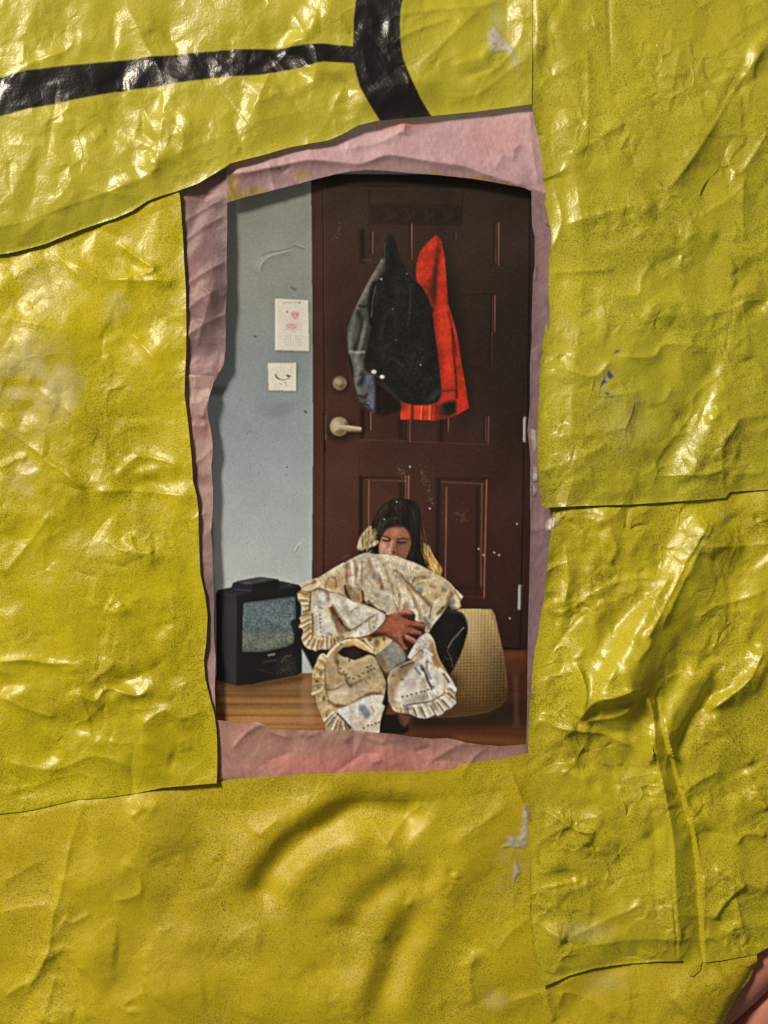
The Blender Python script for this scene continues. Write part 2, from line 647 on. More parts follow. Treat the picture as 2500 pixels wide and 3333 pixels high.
POLY['right'] = np.array(
    [(1690, -150), (2655, -150), (2655, 1590)] +
    Q4([(1659, 1010), (1560, 1015), (1490, 1020), (1470, 1045), (1300, 1058), (1080, 1073), (850, 1080), (680, 1088),
        (668, 1000), (662, 900), (660, 760), (665, 650), (670, 520), (680, 400), (695, 295), (709, 335), (712, 260),
        (708, 150)]) +
    Z7([(590, 1450), (595, 1200), (595, 1050), (630, 870), (630, 690), (590, 540), (560, 390), (525, 300), (556, 200),
        (535, 60), (515, 0)]) +
    Q2([(680, 680), (660, 590), (645, 530), (637, 460), (620, 400)]) + [(1690, 300)])
POLY['lower right'] = np.array(
    [(1800, 1560), (2655, 1520), (2655, 3040)] +
    Q8([(1659, 765), (1600, 800), (1520, 812), (1450, 825), (1368, 832), (1362, 868), (1328, 890), (1308, 882), (1288, 826),
        (1180, 832), (1100, 842), (980, 856), (900, 870), (800, 900), (760, 915), (682, 942), (665, 880), (645, 780),
        (630, 640), (631, 300), (628, 0)]) +
    Q6([(624, 1060), (622, 1000), (625, 900), (632, 800), (640, 700), (650, 600), (665, 530), (675, 450), (690, 380),
        (700, 260), (715, 130), (728, 0)]))
POLY['bottom'] = np.array(
    [(-150, 2560), (400, 2500)] + Q7([(930, 40), (938, 62), (1000, 50), (1100, 40), (1300, 25), (1500, 18)]) +
    Q8([(0, 12), (150, 10), (300, 4)]) + F([(1000, 1650), (1080, 1640), (1143, 1626), (1200, 1620)]) +
    [(2200, 2700), (2520, 3060)] + Q8([(1606, 800), (1608, 850), (1580, 920), (1530, 985), (1490, 1060), (1470, 1106)]) +
    [(2300, 3440), (2270, 3500), (-150, 3500)])
POLY['tissue top'] = np.array(
    U1([(240, 462), (330, 435), (450, 405), (590, 368), (700, 340), (760, 330), (820, 325), (900, 328), (1000, 338), (1110, 345),
        (1180, 352), (1250, 360), (1340, 375), (1420, 390), (1480, 400), (1505, 410), (1525, 440), (1548, 470), (1556, 540), (1640, 600),
        (1660, 300), (1640, -20), (1200, -10), (860, 40), (500, 130), (240, 200)]))
POLY['tissue right'] = np.array(
    Z7([(355, 60), (355, 140), (360, 400), (370, 600), (405, 750), (405, 1130), (380, 1350), (365, 1700), (355, 2000),
        (360, 2212)]) +
    U1([(1500, 1130), (1500, 1300)]) +
    U2([(1490, 0), (1497, 60), (1503, 120), (1500, 300), (1502, 400), (1500, 480), (1497, 640), (1493, 800), (1490, 950),
        (1488, 1200), (1480, 1420)]) +
    [(1850, 2520), (1860, 1600), (1870, 620)])
POLY['tissue left'] = np.array(
    [(500, 560), (760, 520)] + Q1([(982, 800), (982, 1000)]) +
    Q3([(980, 0), (982, 160), (975, 240), (975, 400), (967, 470), (940, 515), (920, 560), (700, 560), (660, 400)]))
POLY['tissue patch'] = np.array(
    Z6([(-120, 290), (40, 300), (200, 318), (450, 330), (440, 350), (410, 470), (360, 650), (335, 800), (350, 950), (385, 1100),
        (410, 1300), (410, 1450), (385, 1630), (388, 1640), (400, 1800), (412, 1950), (412, 2212)]) +
    Q5([(912, 90), (918, 180), (922, 290), (925, 400), (922, 480), (925, 560), (932, 640), (928, 760), (933, 900),
        (933, 1000), (820, 1000), (770, 400)]) + [(560, 1650)])
POLY['tissue bottom'] = np.array(
    Z8([(-60, 96), (40, 98), (110, 104), (180, 110), (240, 106), (275, 116), (310, 140), (370, 144), (420, 150), (470, 146), (550, 150), (620, 147), (700, 148), (760, 154),
        (850, 162), (930, 168), (1000, 180), (1120, 192), (1190, 190), (1240, 198), (1290, 212), (1340, 218), (1450, 230), (1530, 226), (1595, 218), (1700, 215), (1700, 420),
        (900, 480), (-60, 520)]))

# ------------------------------------------------------------------ relief of each sheet
HT = {}
# --- top sheet
H = crumple(0, 1.5, 1.2, .55, .15, .6) + .0026
for c, a, wl, wr, kd in (
        (Q1([(540, 0), (620, 180), (700, 330), (710, 510), (690, 650), (660, 760), (400, 860)]), .9, 70, 45, 'ridge'),
        (Q1([(1340, 60), (1280, 190), (1180, 300), (1130, 420), (1060, 560)]), .9, 60, 40, 'ridge'),
        (Q1([(330, 150), (300, 230), (150, 290), (20, 380)]), .8, 50, 35, 'ridge'),
        (Q1([(120, 200), (110, 300)]), .4, 30, 20, 'ridge'),
        (Q1([(1015, 170), (1010, 290)]), .35, 24, 16, 'ridge'),
        (Q1([(1350, 190), (1370, 270), (1350, 400)]), .45, 40, 25, 'ridge'),
        (Q1([(1490, 370), (1400, 560), (1300, 640)]), .7, 80, 50, 'ridge'),
        (Q1([(1240, 400), (1100, 470), (1000, 540)]), .5, 60, 45, 'ridge'),
        (Q1([(700, 500), (800, 600), (780, 700)]), .5, 40, 30, 'ridge'),
        (Q1([(20, 640), (200, 650), (320, 780), (200, 920)]), .5, 60, 50, 'ridge'),
        (Q1([(350, 820), (550, 850), (760, 850)]), .6, 40, 60, 'ridge'),
        (Q2([(0, 100), (200, 60), (400, 40), (520, 0)]), .7, 40, 40, 'ridge'),
        (Q2([(20, 230), (110, 160), (300, 90)]), .5, 30, 20, 'ridge'),
        (Q2([(130, 320), (300, 160), (420, 40)]), .5, 40, 30, 'ridge'),
        (Q2([(560, 20), (600, 120), (540, 250), (430, 350)]), .9, 70, 50, 'ridge'),
        (Q2([(230, 420), (390, 420), (560, 300), (640, 270)]), .6, 30, 40, 'ridge'),
        (Q2([(390, 420), (470, 460)]), .4, 20, 20, 'ridge')):
    crease(H, c, a, wl, wr, kd)
for f in ((578, 186, 36, 90, -8, 1), (545, 300, 26, 70, 8, 1), (560, 380, 60, 70, 0, .95), (470, 450, 95, 110, 25, .95),
          (520, 540, 60, 70, 20, .9), (350, 620, 120, 55, -38, .9), (140, 195, 75, 36, -42, 1), (270, 145, 50, 24, -35, 1), (255, 590, 60, 40, -50, .9),
          (975, 175, 80, 55, 0, 1), (920, 150, 30, 75, 35, 1), (885, 275, 60, 40, 0, .95), (980, 120, 30, 80, 30, .9),
          (1020, 240, 80, 40, 10, .95), (805, 410, 26, 60, 10, .95), (1150, 330, 36, 70, -30, .9), (1240, 85, 16, 30, 0, 1),
          (1160, 110, 14, 20, 0, 1), (1560, 190, 26, 60, 30, 1), (1500, 220, 30, 50, -20, .8), (85, 150, 22, 60, 0, .9), (765, 160, 12, 50, 0, .9),
          (170, 395, 40, 26, 30, .9), (380, 110, 20, 60, 0, .8), (290, 460, 50, 30, -30, .85), (560, 640, 60, 26, -10, .9), (20, 300, 20, 50, 20, 1), (1010, 80, 60, 40, -40, .8), (420, 260, 30, 60, 20, .7)):
    facet(H, *f)
stray_creases(H, 14, 35, 0.6)
fine_creases(H, 240, 269, .26)
HT['top'] = H
# --- left sheet
H = crumple(3, 2.1, 1.2, .65, .26, .8) + .0010
for c, a, wl, wr, kd in (
        (F([(100, 530), (230, 655), (320, 760), (400, 850)]), 0.83, 60, 30, 'ridge'),
        (F([(70, 830), (135, 878), (250, 958), (330, 1000)]), 0.68, 50, 26, 'ridge'),
        (F([(-20, 905), (60, 960), (195, 1063)]), 0.68, 45, 24, 'ridge'),
        (F([(195, 1063), (300, 1060), (430, 1075)]), 1.35, 50, 60, 'ridge'),
        (F([(250, 1030), (300, 985), (400, 1010)]), 0.90, 26, 40, 'ridge'),
        (F([(0, 1015), (40, 990), (60, 995)]), 0.75, 25, 20, 'ridge'),
        (F([(140, 560), (220, 600), (260, 605), (400, 610)]), 1.05, 30, 50, 'ridge'),
        (F([(250, 520), (300, 560), (335, 585), (255, 605)]), 1.05, 26, 26, 'ridge'),
        (F([(280, 1150), (300, 1190), (340, 1190)]), 1.20, 24, 30, 'ridge'),
        (F([(235, 1300), (256, 1310), (270, 1300)]), 1.35, 18, 22, 'ridge'),
        (F([(185, 1300), (260, 1330), (340, 1450)]), 0.52, 40, 40, 'ridge'),
        (F([(-10, 1430), (60, 1422), (110, 1430), (180, 1432)]), 1.20, 26, 36, 'ridge'),
        (F([(190, 1475), (240, 1440), (250, 1420)]), 1.05, 24, 24, 'ridge'),
        (F([(150, 1500), (175, 1495), (210, 1510), (235, 1485), (300, 1500), (330, 1480)]), 1.35, 24, 34, 'ridge'),
        (F([(0, 1500), (80, 1535), (130, 1550)]), 0.75, 36, 24, 'ridge'),
        (F([(300, 1570), (360, 1530), (395, 1550), (450, 1530)]), 1.05, 40, 40, 'ridge'),
        (F([(340, 1430), (420, 1370), (445, 1340)]), .6, 60, 60, 'round'),
        (F([(200, 1230), (320, 1310), (420, 1370)]), .9, 110, 90, 'round'),
        (F([(150, 600), (120, 760), (150, 950)]), .9, 130, 120, 'round'),
        (F([(420, 900), (300, 930), (230, 1000)]), -.9, 80, 80, 'round'),
        (F([(260, 750), (330, 700), (400, 690)]), -.8, 80, 80, 'round'),
        (F([(0, 1250), (60, 1180), (120, 1100)]), 0.90, 60, 40, 'ridge'),
        (F([(0, 1640), (120, 1660), (210, 1630), (300, 1660)]), 0.90, 40, 60, 'ridge'),
        (F([(360, 1640), (430, 1655), (468, 1640)]), -.9, 40, 40, 'round')):
    crease(H, c, a, wl, wr, kd)
for f in ((555, 1640, 95, 38, 22, 1), (500, 1605, 60, 22, 12, .95), (610, 1600, 46, 20, 20, .95), (650, 1690, 26, 30, 20, .9), (435, 1765, 50, 26, 10, 1), (480, 1795, 36, 20, 20, 1), (385, 1970, 26, 12, 10, 1),
          (385, 2248, 46, 20, 20, 1), (450, 2230, 50, 24, 15, .95), (275, 2260, 30, 22, 0, .9), (545, 2310, 46, 18, 25, .95), (170, 2470, 30, 16, 30, 1), (470, 2330, 40, 20, 30, .85),
          (120, 2600, 90, 20, -8, 1), (60, 2560, 60, 24, 0, .8), (60, 860, 60, 20, 0, .7), (90, 1010, 40, 30, 0, .75), (430, 1370, 30, 10, 10, .9),
          (390, 1520, 40, 14, -40, .8), (240, 2155, 40, 12, 0, .9), (540, 2060, 20, 40, 10, .7), (460, 880, 70, 14, 22, .8), (200, 690, 40, 16, 20, .7), (45, 2240, 40, 18, 25, .85), (255, 2380, 60, 40, 0, .6)):
    facet(H, *f)
stray_creases(H, 34, 62, 0.6)
fine_creases(H, 229, 182, 0.3)
HT['left'] = H
# --- right sheet
H = crumple(5, 1.5, 1.3, 1.0, .45, .5) + .0022
quiet = np.clip((GX - 1700) / 300, 0, 1) * np.clip((900 - GY) / 300, 0, 1)
H = H * (1 - .55 * quiet) + .0022 * .55 * quiet
for c, a, wl, wr, kd in (
        (Q2([(1680, 170), (1560, 320), (1380, 610), (1260, 780), (1170, 880)]), 1.6, 40, 130, 'ridge'),
        (Q2([(1170, 880), (1000, 915), (760, 985)]), .9, 60, 40, 'ridge'),
        (Q2([(1170, 880), (1300, 960), (1450, 1030)]), .8, 40, 50, 'ridge'),
        (Q2([(800, 690), (950, 590), (1080, 515)]), .6, 40, 30, 'ridge'),
        (Q2([(660, 380), (760, 320), (900, 240)]), .4, 60, 40, 'ridge'),
        (Q2([(930, 110), (850, 155), (740, 165)]), .35, 30, 30, 'ridge'),
        (Q2([(940, 620), (945, 900), (940, 1100)]), -.5, 40, 60, 'round'),
        (Q2([(1280, 200), (1240, 380), (1250, 480)]), .4, 40, 40, 'ridge'),
        (Q2([(1480, 730), (1530, 755), (1580, 690), (1659, 560)]), .9, 26, 40, 'ridge'),
        (Q2([(1550, 750), (1540, 900), (1550, 1050)]), .6, 30, 40, 'ridge'),
        (Q2([(1350, 950), (1500, 850), (1560, 780)]), .5, 30, 40, 'ridge'),
        (Q2([(1450, 200), (1560, 130), (1659, 70)]), .5, 60, 60, 'ridge'),
        (Q4([(700, 80), (900, 70), (1000, 60)]), .7, 30, 24, 'ridge'),
        (Q4([(1170, 20), (1110, 90), (1080, 180), (900, 150)]), .6, 30, 24, 'ridge'),
        (Q4([(700, 430), (800, 500), (910, 520), (980, 440)]), .9, 26, 40, 'ridge'),
        (Q4([(980, 440), (1150, 440), (1210, 385), (1400, 400)]), .8, 24, 40, 'ridge'),
        (Q4([(1380, 260), (1500, 235), (1560, 200), (1659, 190)]), .7, 40, 26, 'ridge'),
        (Q4([(1480, 490), (1340, 600), (1320, 690), (1200, 840), (1160, 920), (1080, 960)]), 1.1, 60, 50, 'ridge'),
        (Q4([(1540, 680), (1450, 830), (1440, 930), (1300, 960), (1210, 990)]), .9, 40, 40, 'ridge'),
        (Q4([(1440, 930), (1530, 945), (1659, 930)]), .7, 24, 24, 'ridge'),
        (Q4([(1085, 960), (1080, 1070)]), .3, 16, 24, 'ridge'),
        (Q4([(720, 790), (850, 770), (950, 790)]), .5, 40, 40, 'ridge'),
        (Q4([(760, 900), (900, 850), (960, 800)]), .5, 30, 40, 'ridge'),
        (Q4([(1120, 640), (1200, 630), (1240, 560)]), .5, 24, 30, 'ridge'),
        (Q4([(1659, 690), (1520, 710), (1500, 800)]), .5, 30, 30, 'ridge'),
        (Z7([(660, 60), (740, 300), (770, 600), (650, 920), (600, 1000)]), 1.0, 20, 36, 'ridge')):
    crease(H, c, a, wl, wr, kd)
for f in ((2270, 1425, 95, 75, -60, 1), (2225, 1530, 85, 50, -10, .95), (2300, 1340, 50, 90, 20, .95), (2335, 1255, 26, 60, 15, .95), (2290, 1580, 60, 24, -10, .95), (2380, 1560, 30, 22, 0, 1),
          (2420, 240, 16, 110, 32, .9), (2480, 865, 40, 20, 0, .9), (2490, 980, 50, 16, 0, .95), (2380, 1010, 30, 12, -40, .9), (1810, 1490, 30, 24, 0, .8), (1850, 940, 20, 14, 0, .9), (2060, 660, 40, 20, 30, .6), (2100, 1015, 40, 14, 0, .7), (1800, 770, 14, 40, -15, .9)):
    facet(H, *f)
stray_creases(H, 26, 61, 0.5)
fine_creases(H, 445, 345, .27)
HT['right'] = H
# --- lower right sheet
H = crumple(8, 1.9, 1.8, 1.2, .5, .6) + .0010
crease(H, Q6([(1420, -20), (1400, 20), (1340, 130), (1280, 250), (1150, 450), (1060, 600), (1000, 700), (870, 900)]), 4.6, 170, 46, 'tube', .12)
crease(H, Q6([(1230, 330), (1120, 500), (1000, 680), (890, 880)]), 2.6, 90, 60, 'tube', .3)
crease(H, Q6([(1400, 30), (1310, 190), (1200, 400), (1100, 560)]), 1.0, 14, 26, 'ridge', .1)
crease(H, Q6([(1430, 20), (1345, 180), (1250, 370), (1180, 500)]), .7, 12, 20, 'ridge', .1)
crease(H, Q6([(1580, 60), (1480, 300), (1340, 480), (1250, 620), (1170, 1000)]), -2.4, 90, 100, 'round', .2)
for c, a, wl, wr, kd in (
        (Q6([(1120, 780), (1160, 900), (1140, 1060), (1150, 1106)]), 1.84, 25, 20, 'ridge'),
        (Q6([(1640, 570), (1600, 660), (1540, 740), (1420, 840), (1390, 870)]), 3.20, 42, 59, 'ridge'),
        (Q6([(1380, 630), (1330, 780), (1230, 950), (1180, 1106)]), 3.6, 40, 50, 'tube'),
        (Q6([(1430, 740), (1340, 850), (1240, 1050)]), -2.2, 40, 40, 'round'),
        (Q6([(1400, 860), (1480, 960), (1600, 1106)]), 1.84, 34, 51, 'ridge'),
        (Q6([(1659, 220), (1560, 110), (1480, 10)]), -1.2, 60, 60, 'round'),
        (Q6([(1659, 330), (1540, 380), (1400, 420), (1340, 500)]), 0.86, 34, 34, 'ridge'),
        (Q6([(1200, 285), (1050, 290), (900, 350), (780, 440)]), 1.60, 59, 51, 'ridge'),
        (Q6([(780, 130), (790, 300), (760, 430)]), 1.35, 39, 25, 'ridge'),
        (Q6([(690, 400), (760, 435), (800, 400)]), 0.98, 20, 25, 'ridge'),
        (Q6([(820, 640), (860, 760), (840, 900)]), 2.21, 20, 34, 'ridge'),
        (Q6([(830, 910), (900, 800), (980, 780), (1080, 745)]), 2.21, 42, 34, 'ridge'),
        (Q6([(850, 900), (980, 880), (1060, 830)]), 1.35, 25, 42, 'ridge'),
        (Q6([(635, 960), (680, 900), (760, 930), (850, 940), (960, 960), (1080, 1020)]), 2.09, 30, 42, 'ridge'),
        (Q6([(670, 870), (740, 880), (830, 935)]), 1.23, 25, 25, 'ridge'),
        (Q6([(640, 740), (760, 700), (880, 560)]), 0.98, 51, 59, 'ridge'),
        (Q6([(740, 40), (850, 20), (960, 60)]), 0.74, 34, 34, 'ridge'),
        (Q6([(960, 60), (1000, 160), (960, 230)]), 0.74, 25, 34, 'ridge'),
        (Q6([(1110, 500), (1130, 560), (1060, 640)]), 0.74, 17, 17, 'ridge'),
        (Q8([(640, 185), (720, 195), (840, 265), (920, 262)]), 1.48, 22, 30, 'ridge'),
        (Q8([(640, 340), (740, 270), (820, 230)]), 1.11, 34, 34, 'ridge'),
        (Q8([(900, 65), (1000, 150), (1150, 300)]), 1.11, 34, 42, 'ridge'),
        (Q8([(630, 535), (740, 500), (860, 480)]), 1.35, 22, 34, 'ridge'),
        (Q8([(860, 480), (890, 560), (880, 640)]), 0.61, 20, 20, 'ridge'),
        (Q8([(635, 650), (700, 690), (790, 740)]), 1.60, 25, 42, 'ridge'),
        (Q8([(780, 740), (940, 660), (1140, 555)]), .7, 25, 51, 'ridge'),
        (Q8([(820, 750), (760, 850), (690, 930)]), 0.86, 34, 34, 'ridge'),
        (Q8([(1659, 290), (1560, 280), (1510, 330)]), 1.11, 25, 25, 'ridge'),
        (Q8([(1560, 480), (1470, 560), (1410, 650)]), 1.35, 17, 37, 'ridge'),
        (Q8([(1659, 530), (1560, 485), (1400, 420)]), 0.98, 34, 34, 'ridge'),
        (Q8([(1510, 540), (1540, 690), (1580, 800)]), 0.98, 25, 34, 'ridge'),
        (Q8([(1370, 710), (1440, 740), (1500, 790)]), 0.86, 25, 20, 'ridge'),
        (Q8([(1659, 190), (1600, 80), (1560, 0)]), 1.48, 42, 51, 'ridge'),
        (Q8([(1470, 0), (1290, 110), (1420, 290)]), 0.98, 34, 42, 'ridge'),
        (Q8([(1090, 790), (1160, 800), (1230, 770)]), 0.61, 25, 20, 'ridge')):
    crease(H, c, a, wl, wr, kd)
# the long folded pleat running down to the lower edge
pl = smooth_line(Q8([(1155, -330), (1180, -120), (1215, 0), (1255, 160), (1290, 330), (1306, 600), (1334, 930)]), 6)
sj, si = window(pl, 200)
d_, s_, t_ = line_dist(pl, GX[sj, si], GY[sj, si])
hw = 14 + 26 * np.clip(t_ * 1.6, 0, 1)
xs = -s_ * d_
lead = np.clip(t_ / .3, 0, 1)
ramp_ = np.interp(xs.ravel() / hw.ravel(), [-2.6, -1.25, -1.0, .92, 1.12, 2.4], [0, .8, 1.15, -.55, .35, 0]).reshape(xs.shape)
H[sj, si] = H[sj, si] * (1 - .6 * lead * (np.abs(xs) < hw * 1.3)) + .6 * .0018 * lead * (np.abs(xs) < hw * 1.3) + lead * .0021 * ramp_
for f in ((1815, 1880, 26, 60, 8, 1), (1795, 1960, 40, 18, 20, .95), (1765, 2395, 30, 20, -30, .95), (2455, 2160, 16, 90, 22, 1), (2410, 2230, 50, 16, -40, .95), (2330, 2295, 40, 12, -20, .95),
          (1990, 2260, 60, 20, -30, .75), (1885, 2340, 12, 26, 0, 1), (1950, 2270, 26, 20, 0, .8), (1860, 2190, 14, 60, -20, .75), (2060, 2230, 20, 8, 0, .9), (1998, 1785, 14, 12, 0, .8),
          (2005, 2400, 24, 12, 20, .9), (1790, 3000, 34, 14, 30, .85), (1860, 2870, 24, 12, 0, .8), (2345, 3065, 10, 14, 20, .9), (2100, 3125, 14, 8, -20, .8), (2235, 2680, 20, 50, 10, .5), (2120, 2010, 18, 80, 32, .5), (2190, 1890, 14, 80, 30, .55), (2250, 1770, 14, 80, 28, .5)):
    facet(H, *f)
stray_creases(H, 30, 107, 0.6)
fine_creases(H, 445, 363, .27)
HT['lower right'] = H
# --- bottom sheet
H = crumple(12, 1.9, .9, .42, .18, 1.4)
mill = Q7([(1090, 640), (1120, 580), (1140, 520), (1200, 420), (1300, 310), (1400, 250), (1480, 200), (1570, 180), (1680, 190), (1800, 215), (1860, 250)])
crease(H, mill, -4.6, 58, 52, 'round', .12)
crease(H, Q7([(1050, 620), (1075, 500), (1130, 380), (1260, 260), (1420, 160), (1600, 120)]), 3.0, 90, 70, 'round', .3)
crease(H, Q7([(1190, 580), (1260, 470), (1380, 370), (1500, 330), (1640, 310)]), 1.4, 46, 60, 'round', .2)
crease(H, Q7([(1520, 770), (1530, 650), (1600, 560), (1700, 490), (1800, 480), (1920, 500)]), -2.0, 60, 46, 'round', .15)
crease(H, Q7([(1440, 700), (1500, 580), (1640, 450), (1760, 420)]), 1.2, 60, 60, 'round', .2)
big = Q8([(200, 540), (130, 640), (60, 750), (10, 880), (-40, 1010), (-80, 1140)])
crease(H, big, -4.4, 60, 80, 'round', .35)
crease(H, Q8([(130, 520), (30, 700), (-40, 860), (-110, 1010), (-190, 1140)]), 4.2, 70, 60, 'round', .35)
crease(H, Q8([(330, 560), (220, 700), (130, 860), (90, 1020), (80, 1140)]), 1.4, 60, 70, 'round', .2)
for c, a, wl, wr, kd in (
        (Q7([(330, 250), (305, 340), (270, 520), (235, 640), (215, 780), (150, 900), (100, 1000)]), .8, 34, 30, 'ridge'),
        (Q7([(430, -10), (350, 200), (310, 330)]), .5, 60, 50, 'ridge'),
        (Q7([(245, 880), (210, 1010), (180, 1106)]), .8, 40, 40, 'ridge'),
        (Q7([(0, 1000), (90, 940), (160, 900), (215, 790), (250, 780)]), .8, 30, 50, 'ridge'),
        (Q7([(190, 1080), (250, 1040), (330, 1060)]), .7, 24, 24, 'ridge'),
        (Q7([(270, 640), (320, 660), (400, 620)]), .8, 30, 40, 'ridge'),
        (Q7([(520, 400), (590, 440), (605, 540), (480, 570)]), .7, 40, 40, 'ridge'),
        (Q7([(0, 620), (90, 600), (230, 580)]), .5, 30, 50, 'ridge'),
        (Q7([(0, 500), (100, 440), (190, 390)]), .5, 40, 40, 'ridge'),
        (Q7([(530, 1050), (560, 1000), (640, 960)]), .6, 24, 24, 'ridge'),
        (Q7([(340, 830), (350, 950), (380, 1100)]), .5, 50, 40, 'ridge'),
        (Q7([(760, 720), (930, 750), (1000, 730), (1160, 740)]), .8, 46, 40, 'round'),
        (Q7([(690, 100), (640, 200), (600, 260), (500, 260), (370, 260)]), 1.0, 90, 60, 'round'),
        (Q7([(570, 110), (615, 165), (560, 210)]), .8, 30, 26, 'ridge'),
        (Q7([(1060, 60), (1040, 200), (1130, 300)]), .5, 50, 40, 'ridge'),
        (Q7([(1120, 300), (1150, 260), (1210, 210)]), .5, 26, 26, 'ridge'),
        (Q7([(1090, 1106), (1150, 1000), (1320, 1010), (1440, 960)]), .9, 60, 70, 'round'),
        (Q7([(700, 1030), (760, 980), (900, 960)]), .6, 60, 60, 'round'),
        (Q7([(330, 870), (420, 790), (520, 790)]), .9, 70, 70, 'round'),
        (Q8([(0, 350), (60, 260), (180, 150)]), .7, 36, 30, 'ridge'),
        (Q8([(300, 480), (290, 520), (265, 560)]), .6, 24, 24, 'ridge'),
        (Q8([(550, 150), (420, 240), (280, 340)]), .6, 50, 50, 'ridge'),
        (Q8([(400, 770), (370, 900), (390, 1040)]), .9, 40, 50, 'ridge'),
        (Q8([(640, 640), (540, 720), (480, 800)]), .5, 40, 40, 'ridge'),
        (Q8([(700, 960), (720, 1060), (740, 1106)]), .5, 30, 30, 'ridge'),
        (Q8([(750, 1060), (780, 975), (900, 1010), (1010, 1080)]), .7, 24, 40, 'ridge'),
        (Q8([(1030, 870), (1060, 980), (1040, 1100)]), .4, 24, 24, 'ridge'),
        (Q8([(1480, 870), (1380, 950), (1270, 1060)]), 1.6, 70, 80, 'round'),
        (Q8([(1600, 820), (1610, 870), (1500, 1060), (1450, 1180)]), -2.4, 26, 26, 'round')):
    crease(H, c, a, wl, wr, kd)
for f in ((435, 2605, 40, 12, 10, .8), (175, 3080, 26, 10, 10, .8), (165, 3300, 26, 20, 0, .8), (415, 3268, 14, 8, 0, .9), (1480, 2862, 20, 8, 10, .8),
          (1320, 2930, 10, 14, 0, .8), (1620, 3260, 40, 24, 0, .45), (1540, 3090, 16, 40, 30, .5)):
    facet(H, *f)
stray_creases(H, 24, 66, 0.5)
fine_creases(H, 148, 128, 0.24)
HT['bottom'] = H
# --- tissue strips
for k, (nm, base, a) in enumerate((('tissue top', -.0003, 1), ('tissue right', -.0010, .8), ('tissue left', -.0005, 1.3), ('tissue patch', -.0007, .8),
                                   ('tissue bottom', -.0007, .8))):
    HT[nm] = crumple(15 + k, .3 * a, .5 * a, .45 * a, .3 * a, .4 * a) + base
    fine_creases(HT[nm], 520, 70 + k, .42)
T = HT['tissue top']
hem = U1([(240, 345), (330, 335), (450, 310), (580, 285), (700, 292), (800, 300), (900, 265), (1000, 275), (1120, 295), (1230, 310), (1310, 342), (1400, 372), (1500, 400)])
crease(T, hem, 1.2, 60, 16, 'ridge', .05)
crease(T, U1([(700, 240), (860, 215), (970, 160), (980, 100)]), .7, 40, 30, 'ridge')
crease(T, U1([(980, 130), (975, 180)]), .8, 16, 16, 'ridge')
crease(T, U1([(1310, 290), (1350, 320), (1390, 250)]), .6, 24, 24, 'ridge')
crease(T, U1([(1500, 60), (1510, 240), (1540, 400)]), .6, 30, 30, 'ridge')
T = HT['tissue left']
for yy in (500, 560, 640, 700, 850, 930, 1020):
    crease(T, [(590, yy + 90), (660, yy + 40), (740, yy)], .5, 26, 20, 'ridge')
crease(T, Q3([(850, 140), (905, 160), (890, 240), (850, 400)]), .9, 40, 26, 'ridge')
crease(T, Q3([(905, 160), (980, 175)]), .6, 20, 20, 'ridge')
for f in ((660, 730, 30, 60, 10, .8), (620, 800, 36, 40, 0, .8), (650, 960, 40, 26, 10, .8), (690, 650, 40, 26, 0, .7), (640, 1170, 60, 24, 0, .6), (705, 1150, 20, 60, 0, .5)):
    facet(T, *f)
T = HT['tissue bottom']
crease(T, Z8([(100, 260), (190, 160), (270, 118), (320, 160), (430, 190)]), .8, 26, 26, 'ridge')
crease(T, Z8([(450, 180), (480, 160), (500, 175), (560, 150)]), .6, 16, 16, 'ridge')
crease(T, Z8([(1080, 330), (1180, 260), (1300, 200)]), .6, 26, 26, 'ridge')
crease(T, Z8([(930, 180), (920, 260), (940, 340)]), .4, 24, 24, 'ridge')
T = HT['tissue patch']
crease(T, Z6([(250, 960), (300, 800), (360, 650), (400, 500)]), 1.0, 18, 14, 'ridge')
crease(T, Z6([(60, 700), (180, 720), (260, 680), (330, 560)]), .6, 20, 20, 'ridge')

# cut edges lift off a little; lower sheets stay below the ones that lie on them
CELL = {}
for nm, P in POLY.items():
    CELL[nm] = inside(P, CX, CY)
    ins = inside(P, GX, GY).astype(float)
    edge = 1 - np.clip((blur(ins, 11) - .5) * 2, 0, 1)
    near = np.clip((GX - 300) / 200, 0, 1) * np.clip((2200 - GX) / 200, 0, 1)
    HT[nm] += edge ** 2 * (.0009 if 'tissue' not in nm else .0010) * (.2 + .9 * roll(MASK1, 31)) * np.where('tissue' in nm, 1, near + .12)


def under(low, up, gap):
    m = inside(POLY[up], GX, GY)
    soft = np.clip(blur(m.astype(float), 2) * 2.0, 0, 1)
    HT[low] = np.where(m, np.minimum(HT[low], HT[up] - gap), HT[low] * (1 - soft) + np.minimum(HT[low], HT[up] - gap) * soft)


def settle(up, low, gap, k=.85, r=14):
    """where two sheets overlap the upper one lies down on the lower"""
    m = blur((inside(POLY[up], GX, GY) & inside(POLY[low], GX, GY)).astype(float), r)
    w_ = np.clip(m * 1.8, 0, 1) * k * (1 - np.clip((blur(inside(POLY[up], GX, GY).astype(float), r) - .5) * 2.2, 0, 1)) ** .6
    HT[up] = HT[up] * (1 - w_) + (HT[low] + gap) * w_


